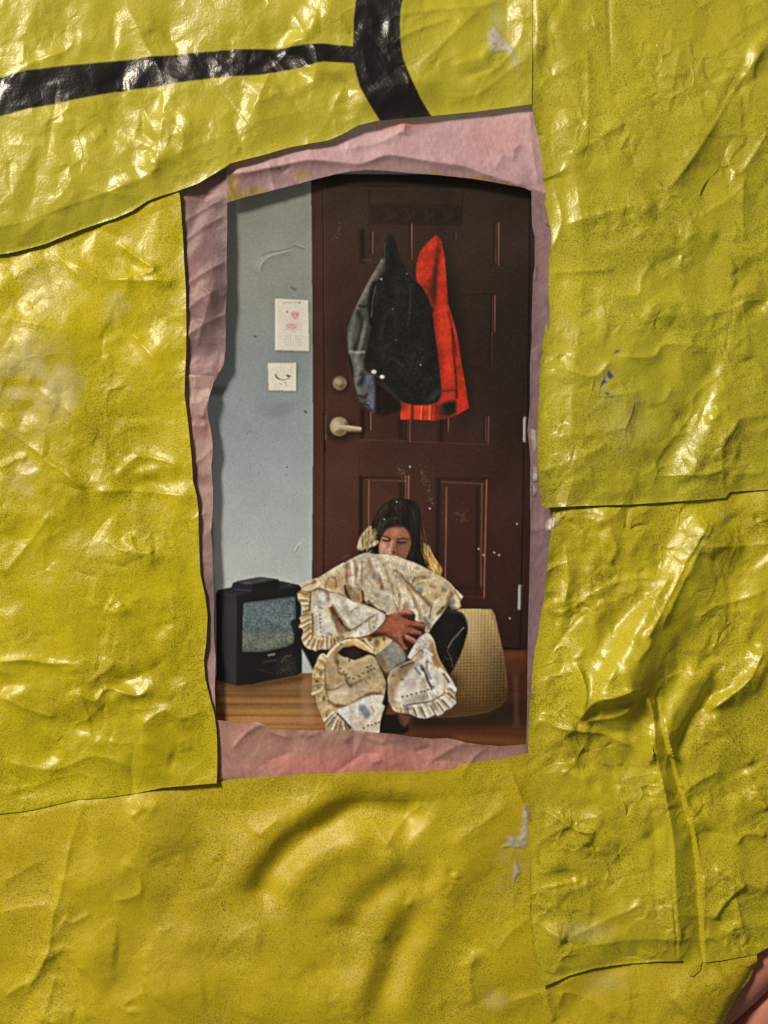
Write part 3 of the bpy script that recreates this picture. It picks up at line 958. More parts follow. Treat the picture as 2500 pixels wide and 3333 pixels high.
for y_, t_ in (('top', 'tissue top'), ('top', 'tissue left'), ('left', 'tissue left'), ('left', 'tissue patch'), ('left', 'tissue bottom'), ('right', 'tissue top'), ('right', 'tissue right'),
               ('lower right', 'tissue right'), ('lower right', 'tissue bottom'), ('bottom', 'tissue bottom')):
    settle(y_, t_, .0009, .62 if y_ == 'right' else .8, 18)
settle('left', 'bottom', .00045)
settle('lower right', 'bottom', .00045)
settle('right', 'lower right', .0005)
settle('top', 'left', .00045)
settle('top', 'right', .0006)
under('left', 'top', .0004)
under('right', 'top', .0004)
under('lower right', 'right', .0004)
under('bottom', 'lower right', .0004)
under('bottom', 'left', .0004)
for t_ in ('tissue top', 'tissue right', 'tissue left', 'tissue patch', 'tissue bottom'):
    for s_ in ('top', 'left', 'right', 'lower right', 'bottom'):
        under(t_, s_, .0008)
under('tissue left', 'tissue top', .0004)
under('tissue left', 'tissue patch', .0003)
under('tissue right', 'tissue top', .0004)
under('tissue bottom', 'tissue right', .0003)
under('tissue bottom', 'tissue patch', .0003)

# ------------------------------------------------------------------ ink on the yellow sheets
def ink_layer():
    return np.zeros(SH + (4,))


def put_ink(A, poly, rgb, alpha=1.0, soft=None):
    P = np.asarray(poly, float)
    sj, si = window(P, 30)
    X, Y = GX[sj, si], GY[sj, si]
    ins = inside(P, X, Y)
    if soft is None:
        d, _, _ = line_dist(np.vstack([P, P[:1]]), X, Y)
        a = np.clip(.5 + np.where(ins, d, -d) / 5.0, 0, 1) * alpha
    else:
        a = blur(ins.astype(float), soft) * alpha
    a = a[..., None]
    R = A[sj, si]
    na = a + R[..., 3:] * (1 - a)
    col = (np.array(rgb) * a + R[..., :3] * R[..., 3:] * (1 - a)) / np.maximum(na, 1e-6)
    A[sj, si] = np.concatenate([col, na], -1)
    return ins


ST1 = np.array(Q1([(-200, 385), (0, 350), (130, 320), (300, 295), (500, 270), (640, 252), (790, 238), (1000, 222), (1250, 215), (1400, 208),
                   (1500, 214), (1640, 230), (1640, 300), (1530, 292), (1400, 288), (1250, 312), (1150, 330), (900, 350), (700, 380), (500, 405), (270, 455), (150, 480),
                   (0, 520), (-200, 570)]))
ST2 = np.array(Q1([(1545, -200), (1540, 0), (1528, 100), (1525, 218), (1530, 292), (1540, 340), (1555, 390), (1575, 430), (1600, 470), (1640, 530), (1660, 570), (1700, 640)]) +
               Q2([(240, 570), (205, 508), (155, 430), (115, 350), (100, 310), (85, 270), (76, 225), (72, 180), (69, 120), (73, 60), (85, 0), (110, -200)]))
INK = {k: ink_layer() for k in POLY}
BLK = (.010, .009, .010)
black = np.zeros(CX.shape, bool)
for P in (ST1, ST2):
    g = P.mean(0)
    put_ink(INK['top'], P, (.60, .54, .10), .55, 1)
for P in (ST1, ST2):
    put_ink(INK['top'], P, BLK)
    black |= inside(P, CX, CY)
# blue flecks on the right sheet
FLECK = [Q4([(960, 495), (985, 525), (968, 540), (952, 520)]), Q4([(940, 510), (950, 530), (942, 540)]), Q4([(930, 550), (940, 535), (958, 548), (940, 562), (925, 578)]),
         Q4([(945, 588), (965, 595), (966, 610), (950, 602)]), Q4([(985, 428), (992, 412), (1016, 414), (1000, 424)])]
fleck = np.zeros(CX.shape, bool)
for P in FLECK:
    put_ink(INK['right'], P, (.045, .055, .17), .95)
    fleck |= inside(P, CX, CY)
# hazy dried glue wiped over the yellow
for nm, u, v, ru, rv, a, sd in (('left', 90, 1240, 170, 190, .34, 1), ('left', 220, 1270, 60, 80, .34, 2), ('left', 140, 950, 130, 90, .16, 3), ('left', 90, 1560, 60, 60, .25, 4),
                                ('left', 380, 1010, 50, 60, .2, 5), ('top', 1612, 95, 40, 90, .22, 6), ('right', 2050, 1330, 130, 160, .10, 7), ('bottom', 1660, 2850, 60, 110, .16, 9), ('bottom', 1610, 3260, 50, 40, .14, 10),
                                ('lower right', 2260, 1750, 70, 60, .12, 8), ('lower right', 1900, 3030, 110, 40, .16, 11), ('bottom', 1960, 3200, 90, 40, .12, 12), ('left', 60, 1130, 60, 50, .25, 13)):
    r = np.hypot((GX - u) / ru, (GY - v) / rv)
    nz = .5 * roll(MASK2, 40 + sd) + .5 * vnoise(SH, 9, 60 + sd)
    a_ = np.clip((1.15 - r) * 1.2, 0, 1) * np.clip((nz - .30) * 3, 0, 1) * a
    A = INK[nm]
    k = a_ > .004
    na = a_ + A[..., 3] * (1 - a_)
    A[..., :3] = np.where(k[..., None], (np.array((.62, .59, .50)) * a_[..., None] + A[..., :3] * (A[..., 3] * (1 - a_))[..., None]) / np.maximum(na, 1e-6)[..., None], A[..., :3])
    A[..., 3] = np.where(k, na, A[..., 3])
r = np.hypot((GX - 75) / 18, (GY - 1075) / 22)
put_ink(INK['left'], [(62, 1055), (90, 1060), (94, 1085), (70, 1095)], (.55, .16, .05), .35, 4)

# tissue tints (layers of tissue over darker or lighter things)
TINT = np.array((1.0, 1.1, 1.2))


def tint(nm, base):
    A = np.zeros(SH + (4,))
    A[..., :3] = lin(base) * TINT
    A[..., 3] = 1
    INK[nm] = A
    return A


def wash(A, u, v, ru, rv, rgb, a, poly=None):
    r = np.hypot((GX - u) / ru, (GY - v) / rv)
    k = np.clip(1.2 - r, 0, 1)
    k = k * k * (3 - 2 * k) * a
    A[..., :3] = A[..., :3] * (1 - k[..., None]) + lin(rgb) * TINT * k[..., None]


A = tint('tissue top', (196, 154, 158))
wash(A, 1620, 440, 130, 90, (204, 142, 142), .5)
wash(A, 1290, 400, 160, 30, (196, 104, 92), .8)
hemp = np.array(hem + [(1760, 620)] + list(map(tuple, POLY['tissue top'][:18][::-1])))
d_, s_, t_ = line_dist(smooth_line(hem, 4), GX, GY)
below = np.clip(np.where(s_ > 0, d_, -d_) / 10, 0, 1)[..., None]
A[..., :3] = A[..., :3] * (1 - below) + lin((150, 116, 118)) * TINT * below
for u, v, ru, rv in ((770, 640, 60, 26), (760, 610, 20, 60), (840, 630, 46, 22), (980, 570, 30, 16), (1560, 585, 60, 14), (1640, 600, 30, 12), (1420, 570, 30, 10)):
    wash(A, u, v, ru, rv, (150, 122, 30), .9)
A = tint('tissue right', (150, 120, 126))
wash(A, 1760, 800, 60, 120, (160, 124, 126), .8)
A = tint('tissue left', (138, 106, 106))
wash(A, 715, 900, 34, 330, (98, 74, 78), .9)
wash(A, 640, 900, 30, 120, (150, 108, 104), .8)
wash(A, 650, 600, 120, 60, (176, 138, 136), .9)
wash(A, 650, 1190, 120, 40, (170, 132, 130), .7)
A = tint('tissue patch', (178, 142, 134))
wash(A, 655, 1380, 70, 60, (158, 114, 106), .9)
wash(A, 660, 1560, 60, 30, (140, 104, 102), .9)
wash(A, 690, 1950, 60, 300, (136, 106, 106), .9)
A = tint('tissue bottom', (184, 136, 124))
wash(A, 1240, 2480, 300, 60, (206, 126, 122), .75)
wash(A, 1000, 2490, 200, 40, (208, 130, 122), .8)
wash(A, 1320, 2400, 90, 30, (150, 110, 108), .8)
wash(A, 1100, 2390, 60, 30, (196, 156, 134), .8)
wash(A, 1600, 2440, 120, 40, (160, 116, 108), .6)

# ------------------------------------------------------------------ build the sheets
def sheet(key, name, label, cat, mat, extra=None, group=None, base_name='film'):
    cells = CELL[key]
    ids = np.zeros(CX.shape, int)
    names = {0: name}
    if extra:
        for i, (pn, m) in enumerate(extra):
            ids[m] = i + 1
            names[i + 1] = pn
    jj, ii = np.nonzero(cells)
    js, is_ = slice(jj.min(), jj.max() + 1), slice(ii.min(), ii.max() + 1)
    jv, iv = slice(jj.min(), jj.max() + 2), slice(ii.min(), ii.max() + 2)
    ms = grid_parts(GX[jv, iv], GY[jv, iv], HT[key][jv, iv], cells[js, is_], ids[js, is_], names, INK[key][jv, iv], mat, POLY[key])
    root = link(bpy.data.objects.new(name, ms[0]))
    tag(root, label, cat, group)
    for i in sorted(ms):
        if i:
            link(bpy.data.objects.new(names[i], ms[i]), root)
    return root


YG = 'yellow plastic sheets around the photograph'
sheet('top', 'yellow_plastic_sheet', 'crinkled glossy yellow plastic sheet printed with thick black curved lines, above the photograph', 'plastic sheet', M_TOP,
      [('printed_black_line', black)], YG)
sheet('left', 'yellow_plastic_sheet', 'crinkled yellow plastic sheet with a wavy cut edge beside the printed television and pale wall', 'plastic sheet', M_LEFT, None, YG)
sheet('right', 'yellow_plastic_sheet', 'yellow plastic sheet with small blue flecks and one long diagonal crease, beside the printed door', 'plastic sheet', M_RIGHT,
      [('blue_fleck', fleck)], YG)
sheet('lower right', 'yellow_plastic_sheet', 'heavily bunched yellow plastic sheet with tall diagonal folds and a long pleat', 'plastic sheet', M_LOW, None, YG)
sheet('bottom', 'yellow_plastic_sheet', 'softly rippled yellow plastic sheet with an S-shaped hollow, below the photograph', 'plastic sheet', M_BOTTOM, None, YG)
TG = 'pink tissue strips framing the photograph'
sheet('tissue top', 'pink_tissue_strip', 'wide pink tissue strip with a folded hem over the top of the printed door', 'tissue paper', M_TISSUE, None, TG)
sheet('tissue right', 'pink_tissue_strip', 'narrow mauve tissue strip running down between the printed door and the yellow plastic', 'tissue paper', M_TISSUE, None, TG)
sheet('tissue left', 'pink_tissue_strip', 'shiny dark mauve tissue strip left of the printed calendar', 'tissue paper', M_TISSUE, None, TG)
sheet('tissue patch', 'pink_tissue_strip', 'tapering dusty pink tissue strip with a torn curled sliver, left of the printed television', 'tissue paper', M_TISSUE, None, TG)
sheet('tissue bottom', 'pink_tissue_strip', 'rosy tissue strip with a ragged upper edge across the printed wooden floor', 'tissue paper', M_TISSUE, None, TG)

PRINT_GAIN = 1.0
PRINT_D = -.0036
# ------------------------------------------------------------------ the photographic print (flat picture)
PP = 1.25                                   # picture is worked out at 1/8 mm
PU0, PV0, PU1, PV1 = 660, 540, 1800, 2450
PWI, PHI = int((PU1 - PU0) / PP), int((PV1 - PV0) / PP)
PWI -= PWI % 2; PHI -= PHI % 2
PX, PY = np.meshgrid(PU0 + (np.arange(PWI) + .5) * PP, PV0 + (np.arange(PHI) + .5) * PP)
IMG = np.zeros((PHI, PWI, 3))
IDM = np.zeros((PHI, PWI), np.int32)
PN = {k: vnoise((PHI, PWI), k, 300 + k) - .5 for k in (2, 4, 8, 16, 40, 100)}
PARTS = ['photo_print']


def part(name):
    if name not in PARTS:
        PARTS.append(name)
    return PARTS.index(name)


def pwin(P, pad):
    P = np.asarray(P)
    i0 = max(int((P[:, 0].min() - pad - PU0) / PP), 0); i1 = min(int((P[:, 0].max() + pad - PU0) / PP) + 1, PWI)
    j0 = max(int((P[:, 1].min() - pad - PV0) / PP), 0); j1 = min(int((P[:, 1].max() + pad - PV0) / PP) + 1, PHI)
    return slice(j0, max(j1, j0)), slice(i0, max(i1, i0))


CLIP = [None]


def lay(sj, si, a, col):
    if CLIP[0] is not None:
        a = a * CLIP[0][sj, si]
    a = a[..., None]
    IMG[sj, si] = IMG[sj, si] * (1 - a) + np.asarray(col, float) * a


def pmask(P):
    sj, si = pwin(P, 3)
    m = np.zeros((PHI, PWI))
    m[sj, si] = inside(P, PX[sj, si], PY[sj, si])
    return m


def fill(P, col, soft=1, alpha=1, sm=False, pid=None, grain=0):
    if sm:
        P = smooth_line(P, 5, True)
    sj, si = pwin(P, soft * 3 * PP + 3)
    if sj.stop <= sj.start or si.stop <= si.start:
        return
    ins = inside(P, PX[sj, si], PY[sj, si])
    a = blur(ins.astype(float), soft, 2) if soft else ins.astype(float)
    c = np.asarray(col, float)
    if grain:
        c = c + grain * (PN[2][sj, si] + PN[4][sj, si] + PN[8][sj, si])[..., None]
    lay(sj, si, a * alpha, c)
    if pid is not None:
        IDM[sj, si] = np.where(a > .5, pid, IDM[sj, si])


def line(P, wd, col, alpha=1, soft=.5, sm=True, taper=0):
    if sm and len(P) > 2:
        P = smooth_line(P, 5)
    sj, si = pwin(P, wd + soft * wd + 3)
    if sj.stop <= sj.start or si.stop <= si.start:
        return
    d, _, t = line_dist(P, PX[sj, si], PY[sj, si])
    h = wd / 2
    if taper:
        h = h * np.clip(np.minimum(t, 1 - t) / taper, .15, 1)
    e = np.maximum(h * soft * 2, PP)
    lay(sj, si, np.clip((h + e / 2 - d) / e, 0, 1) * alpha, col)


def blob(u, v, ru, rv, col, alpha=1, ang=0, hard=1.0):
    R = max(ru, rv) * 1.6
    sj, si = pwin([(u - R, v - R), (u + R, v + R)], 1)
    if sj.stop <= sj.start or si.stop <= si.start:
        return
    c, s = math.cos(math.radians(ang)), math.sin(math.radians(ang))
    X, Y = PX[sj, si] - u, PY[sj, si] - v
    r = np.hypot((X * c + Y * s) / ru, (-X * s + Y * c) / rv)
    lay(sj, si, np.clip((1.45 - r) * hard / .9, 0, 1) * alpha, col)


def flowers(P, n, seed, cols, lo=4, hi=9, alpha=.55):
    g = np.random.default_rng(seed)
    P = np.asarray(P)
    k = 0
    while k < n:
        x = g.uniform(P[:, 0].min(), P[:, 0].max()); y = g.uniform(P[:, 1].min(), P[:, 1].max())
        k += 1
        if not inside(P, np.array([x]), np.array([y]))[0]:
            continue
        r = g.uniform(lo, hi)
        c = cols[g.integers(len(cols))]
        blob(x, y, r, r * g.uniform(.5, 1), c, alpha * g.uniform(.5, 1), g.uniform(0, 180))
        if r > 6:
            blob(x + r * .7, y - r * .5, r * .5, r * .4, cols[g.integers(len(cols))], alpha * .7)


def along(P, n):
    P = smooth_line(P, 6)
    L = np.concatenate([[0], np.cumsum(np.hypot(*np.diff(P, axis=0).T))])
    t = np.linspace(0, L[-1], n)
    return np.stack([np.interp(t, L, P[:, 0]), np.interp(t, L, P[:, 1])], -1)


def ruffle(outer, inner, n, hi, mid, lo, seed=1, skew=0):
    g = np.random.default_rng(seed)
    m = n * 4 + 1
    a, b = along(outer, m), along(inner, m)
    a = np.roll(a, skew, 0) if skew else a
    for i in range(n):
        k = i * 4
        w1 = g.integers(1, 3)
        q = [a[k], a[k + w1], b[k + w1], b[k]]
        fill(q, np.array(hi) + g.uniform(-10, 6), 1, .9)
        c = a[k + w1] * .25 + b[k + w1] * .75
        line([a[k + w1] * .92 + b[k + w1] * .08, c], g.uniform(4, 8), lo, .75, .9, False)
        line([a[min(k + 3, m - 1)] * .8 + b[min(k + 3, m - 1)] * .2, b[min(k + 3, m - 1)]], g.uniform(3, 6), mid, .7, 1, False)
        if g.random() < .6:
            cc = a[k + 2] * .5 + b[k + 2] * .5
            blob(cc[0], cc[1], 4.5, 3, (120, 122, 112) if g.random() < .5 else (160, 112, 60), .6, g.uniform(0, 180))


# --- pale wall
wall_c = np.zeros_like(IMG)
stops_v = [540, 700, 950, 1150, 1350, 1550, 1700, 1950]
stops_c = np.array([(126, 130, 122), (128, 131, 122), (130, 134, 127), (128, 136, 136), (138, 146, 148), (152, 160, 162), (164, 171, 172), (178, 184, 184)], float)
for k in range(3):
    wall_c[..., k] = np.interp(PY[:, 0], stops_v, stops_c[:, k])[:, None]
IMG[:] = wall_c + (PN[100] * 7 + PN[40] * 4 + PN[4] * 6 + PN[2] * 6)[..., None]
IDM[:] = part('printed_wall')
g = np.random.default_rng(5)
for _ in range(60):
    blob(g.uniform(690, 1010), g.uniform(700, 1850), g.uniform(1, 3), g.uniform(1, 2.5), (100, 108, 108), g.uniform(.1, .5), g.uniform(0, 180))
for p, wd, c, al in ((C3([(440, 812), (520, 780), (620, 765), (740, 745)]), 5, (96, 98, 92), .7), (C3([(410, 960), (440, 880), (520, 815), (640, 780), (740, 750)]), 4, (172, 172, 164), .8),  # crease in the print: its shade and arc highlight painted as lines
                     (C3([(750, 712), (800, 735), (850, 745)]), 3, (88, 90, 84), .9), (C3([(760, 702), (820, 712), (852, 740)]), 2, (165, 168, 160), .6),
                     (C3([(520, 640), (560, 520), (620, 440)]), 3, (118, 120, 112), .4), (U2([(520, 500), (530, 480), (545, 468)]), 4, (205, 205, 200), .8), (U2([(525, 504), (536, 482)]), 2.5, (110, 115, 112), .8)):
    line(p, wd, c, al, .8)
for u, v, r, al in ((992, 1338, 5, .95), (932, 1520, 3.2, .9), (930, 1545, 2.5, .5), (826, 1090, 6, .5), (955, 935, 8, .35), (945, 928, 4, .4), (840, 1540, 3, .4), (1060, 1460, 2, .5)):
    blob(u, v, r, r * .7, (48, 52, 52), al, 30)
for _ in range(14):
    u = g.uniform(800, 930); v = g.uniform(1360, 1430)
    blob(u, v, g.uniform(2, 8), g.uniform(1, 4), (112, 120, 124), .3, 60)
line(Q3([(1060, 770), (1075, 750), (1080, 765)]), 2.5, (90, 98, 98), .7)
blob(880, 1320, 60, 30, (118, 126, 130), .35)
blob(1210 * .7535, 833 + 660 * .7535, 50, 22, (112, 120, 126), .4, -20)

# --- floor
floor = U2([(150, 1030), (700, 1010), (700, 930), (1600, 905), (1600, 1420), (150, 1420)])
pf = part('printed_floor')
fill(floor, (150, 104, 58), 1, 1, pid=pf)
fj, fi = pwin(floor, 0)
FXf = PX[fj, fi]; FYf = PY[fj, fi]
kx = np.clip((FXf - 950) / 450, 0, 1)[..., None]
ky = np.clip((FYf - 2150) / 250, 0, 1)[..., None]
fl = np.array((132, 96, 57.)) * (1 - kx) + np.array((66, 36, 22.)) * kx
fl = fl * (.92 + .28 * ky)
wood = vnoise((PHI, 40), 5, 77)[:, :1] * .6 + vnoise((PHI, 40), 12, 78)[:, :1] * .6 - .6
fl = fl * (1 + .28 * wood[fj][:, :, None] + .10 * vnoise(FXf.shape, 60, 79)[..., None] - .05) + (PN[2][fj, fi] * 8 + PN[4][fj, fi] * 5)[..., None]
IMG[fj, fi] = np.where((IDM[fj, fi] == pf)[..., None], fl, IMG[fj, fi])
for v, wd, al in ((2268, 8, .5), (2262, 14, .25), (2332, 6, .35), (2300, 5, .2), (2362, 4, .25)):
    line([(690, v), (850, v + 2), (1040, v + 4)], wd, (104, 64, 30), al, 1)
for v, wd, al in ((2320, 16, .3), (2350, 14, .35), (2285, 10, .25)):
    line([(690, v), (850, v + 2), (1040, v + 3)], wd, (190, 138, 80), al, 1)
fill(U2([(1180, 930), (1300, 920), (1490, 920), (1490, 960), (1400, 970)]), (112, 60, 38), 6, .8)
fill(U2([(1390, 960), (1490, 950), (1490, 1010), (1400, 1020)]), (86, 46, 30), 6, .8)
fill(U2([(1000, 1190), (1300, 1190), (1420, 1130), (1490, 1120), (1490, 1230), (1000, 1260)]), (40, 28, 18), 12, .9)
fill(U2([(1000, 1245), (1250, 1252), (1490, 1250), (1490, 1330), (1250, 1310), (1000, 1280)]), (84, 48, 24), 8, .8)
fill(U2([(1180, 1270), (1490, 1290), (1490, 1320), (1200, 1300)]), (118, 72, 34), 5, .7)
fill(U2([(545, 1040), (595, 1040), (600, 1230), (548, 1230)]), (176, 140, 112), 5, .4)  # pale upright bands, this and the next: lamp reflections painted into the picture
fill(U2([(1435, 1020), (1455, 1020), (1458, 1240), (1438, 1240)]), (110, 76, 60), 4, .5)

# --- door and its frame
dw = part('printed_door')
door = U1([(588, 330), (1700, 330), (1700, 900)]) + U2([(1700, 918), (1460, 918), (1300, 915), (900, 1000), (592, 800), (592, 620), (597, 0)]) + U1([(597, 1468), (592, 700)])
fill(door, (66, 38, 29), 1, 1, pid=dw)
dj, di = pwin(door, 0)
X_, Y_ = PX[dj, di], PY[dj, di]
kx = np.clip((X_ - 1020) / 680, 0, 1)
vv = [540, 640, 800, 1000, 1200, 1450, 1650, 1850, 2130]
left = np.array([(46, 33, 26), (54, 38, 30), (60, 38, 29), (62, 37, 28), (68, 38, 29), (78, 44, 34), (82, 47, 37), (80, 45, 36), (70, 38, 30)], float)
right = np.array([(40, 31, 25), (46, 34, 28), (50, 36, 30), (44, 33, 27), (40, 30, 25), (50, 32, 27), (58, 36, 30), (54, 31, 27), (44, 26, 24)], float)
dc = np.zeros(X_.shape + (3,))
for k in range(3):
    a = np.interp(Y_[:, 0], vv, left[:, k])[:, None]; b = np.interp(Y_[:, 0], vv, right[:, k])[:, None]
    dc[..., k] = a * (1 - kx) + b * kx
dc = dc * (1 + (.12 * PN[100] + .06 * PN[40])[dj, di][..., None]) + (PN[2] * 6 + PN[4] * 4)[dj, di][..., None]
IMG[dj, di] = np.where((IDM[dj, di] == dw)[..., None], dc, IMG[dj, di])
CLIP[0] = (IDM == dw).astype(float)
DK = (30, 19, 15)
HL = (150, 98, 84)
fill(U1([(588, 330), (1600, 330), (1600, 372), (640, 376), (588, 376)]), (34, 24, 18), 4, .85)
line(U1([(640, 378), (1500, 384)]), 5, (30, 20, 15), .8, .8)
fill(U1([(588, 340), (640, 340), (640, 1468), (597, 1468), (592, 700)]), (72, 38, 28), 1, .35)
line(U1([(590, 360), (592, 700), (597, 1468)]) + U2([(597, 60), (592, 620)]), 3, (96, 58, 46), .6, .5, False)
line(U1([(638, 376), (640, 900), (643, 1340)]), 5, (28, 17, 13), .75, .6, False)
line(U1([(643, 376), (645, 900)]), 2.5, (92, 60, 50), .5, .6, False)
line(U1([(642, 1335), (644, 1468)]) + U2([(643, 90)]), 7, (16, 12, 11), .95, .4, False)
line(U2([(643, 60), (642, 400), (640, 640)]), 5, (26, 15, 12), .85, .5, False)
line(U1([(648, 1340), (649, 1440)]), 2, (120, 110, 100), .6, .6, False)
line(U1([(1505, 420), (1500, 900), (1495, 1340)]), 5, (18, 13, 11), .8, .6, False)
line(U2([(1478, 40), (1474, 400), (1468, 640), (1464, 900)]), 5, (16, 11, 10), .9, .5, False)
fill(U2([(1482, 0), (1600, 0), (1600, 918), (1470, 918)]), (52, 26, 22), 1, .5)
# upper painted board on the door
fill(U1([(835, 452), (1222, 458), (1218, 545), (835, 540)]), (36, 25, 20), 2, .7)
for i in range(9):
    q = U1([(860 + i * 40, 470 + (i % 2) * 8), (880 + i * 40, 505), (866 + i * 40, 525), (900 + i * 40, 492)])
    line(q, 4, (56, 40, 32) if i % 2 else (26, 19, 16), .6, .7)
line(U1([(832, 395), (830, 540)]), 4, (34, 22, 17), .7, .7, False)
line(U1([(1222, 395), (1220, 540)]), 4, (34, 24, 19), .6, .7, False)
# hook rail behind the coats
fill(U1([(790, 560), (812, 560), (815, 700), (795, 705)]), (24, 16, 13), 3, .85)
line(U1([(800, 690), (830, 690), (842, 694)]), 3, (96, 80, 70), .6, .7)
for (x, y0, y1, al) in ((846, 572, 660, .95), (1010, 538, 640, .9), (1010, 640, 688, .6), (1363, 535, 700, .8), (1374, 530, 710, .9), (1349, 840, 1000, .7), (1358, 838, 990, .8),
                        (838, 1325, 1402, .95), (993, 1360, 1445, .9), (1002, 1358, 1450, .9), (1163, 1352, 1405, .8), (1320, 1345, 1448, .8), (1331, 1345, 1455, .9), (1194, 575, 600, .5), (1345, 1000, 1120, .3)):
    line(U1([(x, y0), (x - .012 * (y1 - y0), y1)]), 2.6, HL, al, .6, False)
    line(U1([(x - 7, y0), (x - 7 - .012 * (y1 - y0), y1)]), 7, DK, .55, .8, False)
line(U1([(1090, 845), (1345, 830)]), 4, (30, 21, 17), .6, .8, False)
line(U1([(1290, 660), (1350, 720)]), 4, (34, 24, 19), .3, .8, False)
fill(U1([(795, 1310), (815, 1310), (812, 1430), (795, 1440)]), (22, 14, 12), 3, .8)
fill(U1([(950, 1340), (975, 1340), (972, 1440), (955, 1440)]), (28, 18, 15), 3, .6)
fill(U1([(1120, 1340), (1145, 1340), (1140, 1450), (1118, 1450)]), (28, 18, 15), 3, .6)
line(U1([(790, 1440), (1330, 1462)]), 4, (98, 62, 50), .45, .8, False)
# lower panels
line(U2([(795, 196), (990, 196)]), 8, DK, .5, .9, False)
line(U2([(797, 196), (794, 600)]), 13, (36, 21, 17), .85, .6, False)
line(U2([(830, 208), (829, 420)]), 3.2, HL, .9, .6, False)
line(U2([(820, 205), (980, 210)]), 4, (112, 70, 58), .6, .8, False)
line(U2([(985, 195), (983, 300)]), 3.2, (140, 84, 72), .9, .6, False)
line(U2([(997, 190), (995, 292)]), 3.6, (166, 100, 86), .95, .6, False)
fill(U2([(950, 215), (980, 215), (980, 300), (955, 300)]), (44, 26, 22), 3, .7)
line(U2([(1112, 200), (1330, 205)]), 8, DK, .5, .9, False)
line(U2([(1128, 214), (1310, 222)]), 5, (110, 68, 58), .6, .8, False)
line(U2([(1122, 205), (1116, 560)]), 15, (38, 22, 18), .8, .7, False)
fill(U2([(1162, 240), (1280, 244), (1278, 640), (1160, 636)]), (60, 36, 30), 4, .45)
line(U2([(1155, 238), (1150, 640)]), 3, (152, 92, 78), .95, .6, False)
line(U2([(1303, 222), (1300, 660)]), 3, (132, 76, 64), .9, .6, False)
line(U2([(1323, 206), (1312, 700)]), 3.4, (160, 92, 78), .95, .6, False)
line(U2([(1285, 240), (1280, 640)]), 8, (34, 20, 17), .7, .8, False)
line(U2([(1160, 655), (1305, 660)]), 10, (34, 19, 17), .6, .9, False)
line(U2([(1190, 690), (1312, 698)]), 4, (96, 54, 46), .5, .8, False)
line(U2([(1300, 908), (1470, 914)]), 8, (24, 14, 12), .9, .6, False)
# scuffs and dust on the picture
g = np.random.default_rng(9)
for _ in range(420):
    u, v = g.uniform(1030, 1700), g.uniform(600, 2100)
    r = g.uniform(.8, 1.6)
    blob(u, v, r, r * .7, (120, 96, 86), g.uniform(.1, .5), g.uniform(0, 180))
for c, n, s in ((U2([(1045, 150), (1060, 200), (1080, 240), (1090, 300)]), 70, 7), (U2([(960, 170), (985, 200)]), 60, 12), (U2([(1210, 350), (1230, 370)]), 40, 14), (U1([(710, 545), (690, 600)]), 16, 6)):
    for p in along(c, n):
        blob(p[0] + g.normal(0, s * .7), p[1] + g.normal(0, s), 1.5, 1.1, (190, 160, 120), g.uniform(.1, .6), g.uniform(0, 180))
for p in U2([(1002, 150), (1085, 325), (1355, 510), (1375, 520), (1420, 785), (1290, 495), (1450, 390), (1310, 520)]):
    blob(p[0], p[1], 3.2, 2.2, (214, 206, 196), .85, g.uniform(0, 180))
CLIP[0] = None

# hinges, lock, lever
for hn, q in zip(('printed_hinge', 'printed_hinge.001'), (U1([(1478, 1345), (1488, 1345), (1486, 1452), (1476, 1452)]), U2([(1456, 645), (1470, 645), (1466, 750), (1453, 750)]))):
    fill(q, (150, 146, 136), 1, .95, pid=part(hn))
    m = np.mean(q, 0)
    line([(m[0] - 2, m[1] - 36), (m[0] - 3, m[1] + 36)], 2.5, (205, 200, 190), .7, .6, False)
    line([(m[0] + 5, m[1] - 36), (m[0] + 4, m[1] + 38)], 3, (60, 50, 44), .8, .6, False)


def disc(u, v, r, n=28, sy=1.0):
    return [(u + r * math.cos(i * 2 * math.pi / n), v + r * sy * math.sin(i * 2 * math.pi / n)) for i in range(n)]


pk = part('printed_door_lock')
u, v = C4([(150, 1502)])[0]
blob(u + 5, v + 8, 26, 24, (30, 18, 14), .7)
fill(disc(u, v, 23), (138, 122, 94), 1, 1, pid=pk)
blob(u - 5, v - 6, 11, 9, (206, 192, 162), .8)
blob(u + 8, v + 10, 10, 7, (84, 66, 46), .7, -30)
line([(u - 2, v + 4), (u + 6, v + 2)], 5, (190, 160, 110), .8)
pl_ = part('printed_door_handle')
u, v = C4([(146, 1896)])[0]
blob(u + 10, v + 14, 40, 34, (26, 15, 12), .75)
line(C4([(200, 1945), (360, 1950)]), 10, (28, 16, 13), .7, .9)
fill(disc(u, v, 30.5, sy=1.03), (146, 131, 102), 1, 1, pid=pl_)
blob(u - 10, v - 2, 14, 20, (196, 182, 150), .75)
blob(u + 4, v + 20, 18, 9, (98, 80, 56), .7)
fill(C4([(205, 1850), (238, 1870), (225, 1895), (195, 1890)]), (70, 54, 40), 2, .8)
fill(C4([(150, 1885), (240, 1888), (347, 1906), (347, 1942), (230, 1942), (140, 1925)]), (158, 140, 106), 1, 1, pid=pl_)
line(C4([(150, 1895), (240, 1900), (340, 1914)]), 6, (206, 190, 156), .8, .8)
line(C4([(160, 1932), (240, 1938), (345, 1938)]), 5, (100, 80, 54), .8, .8)

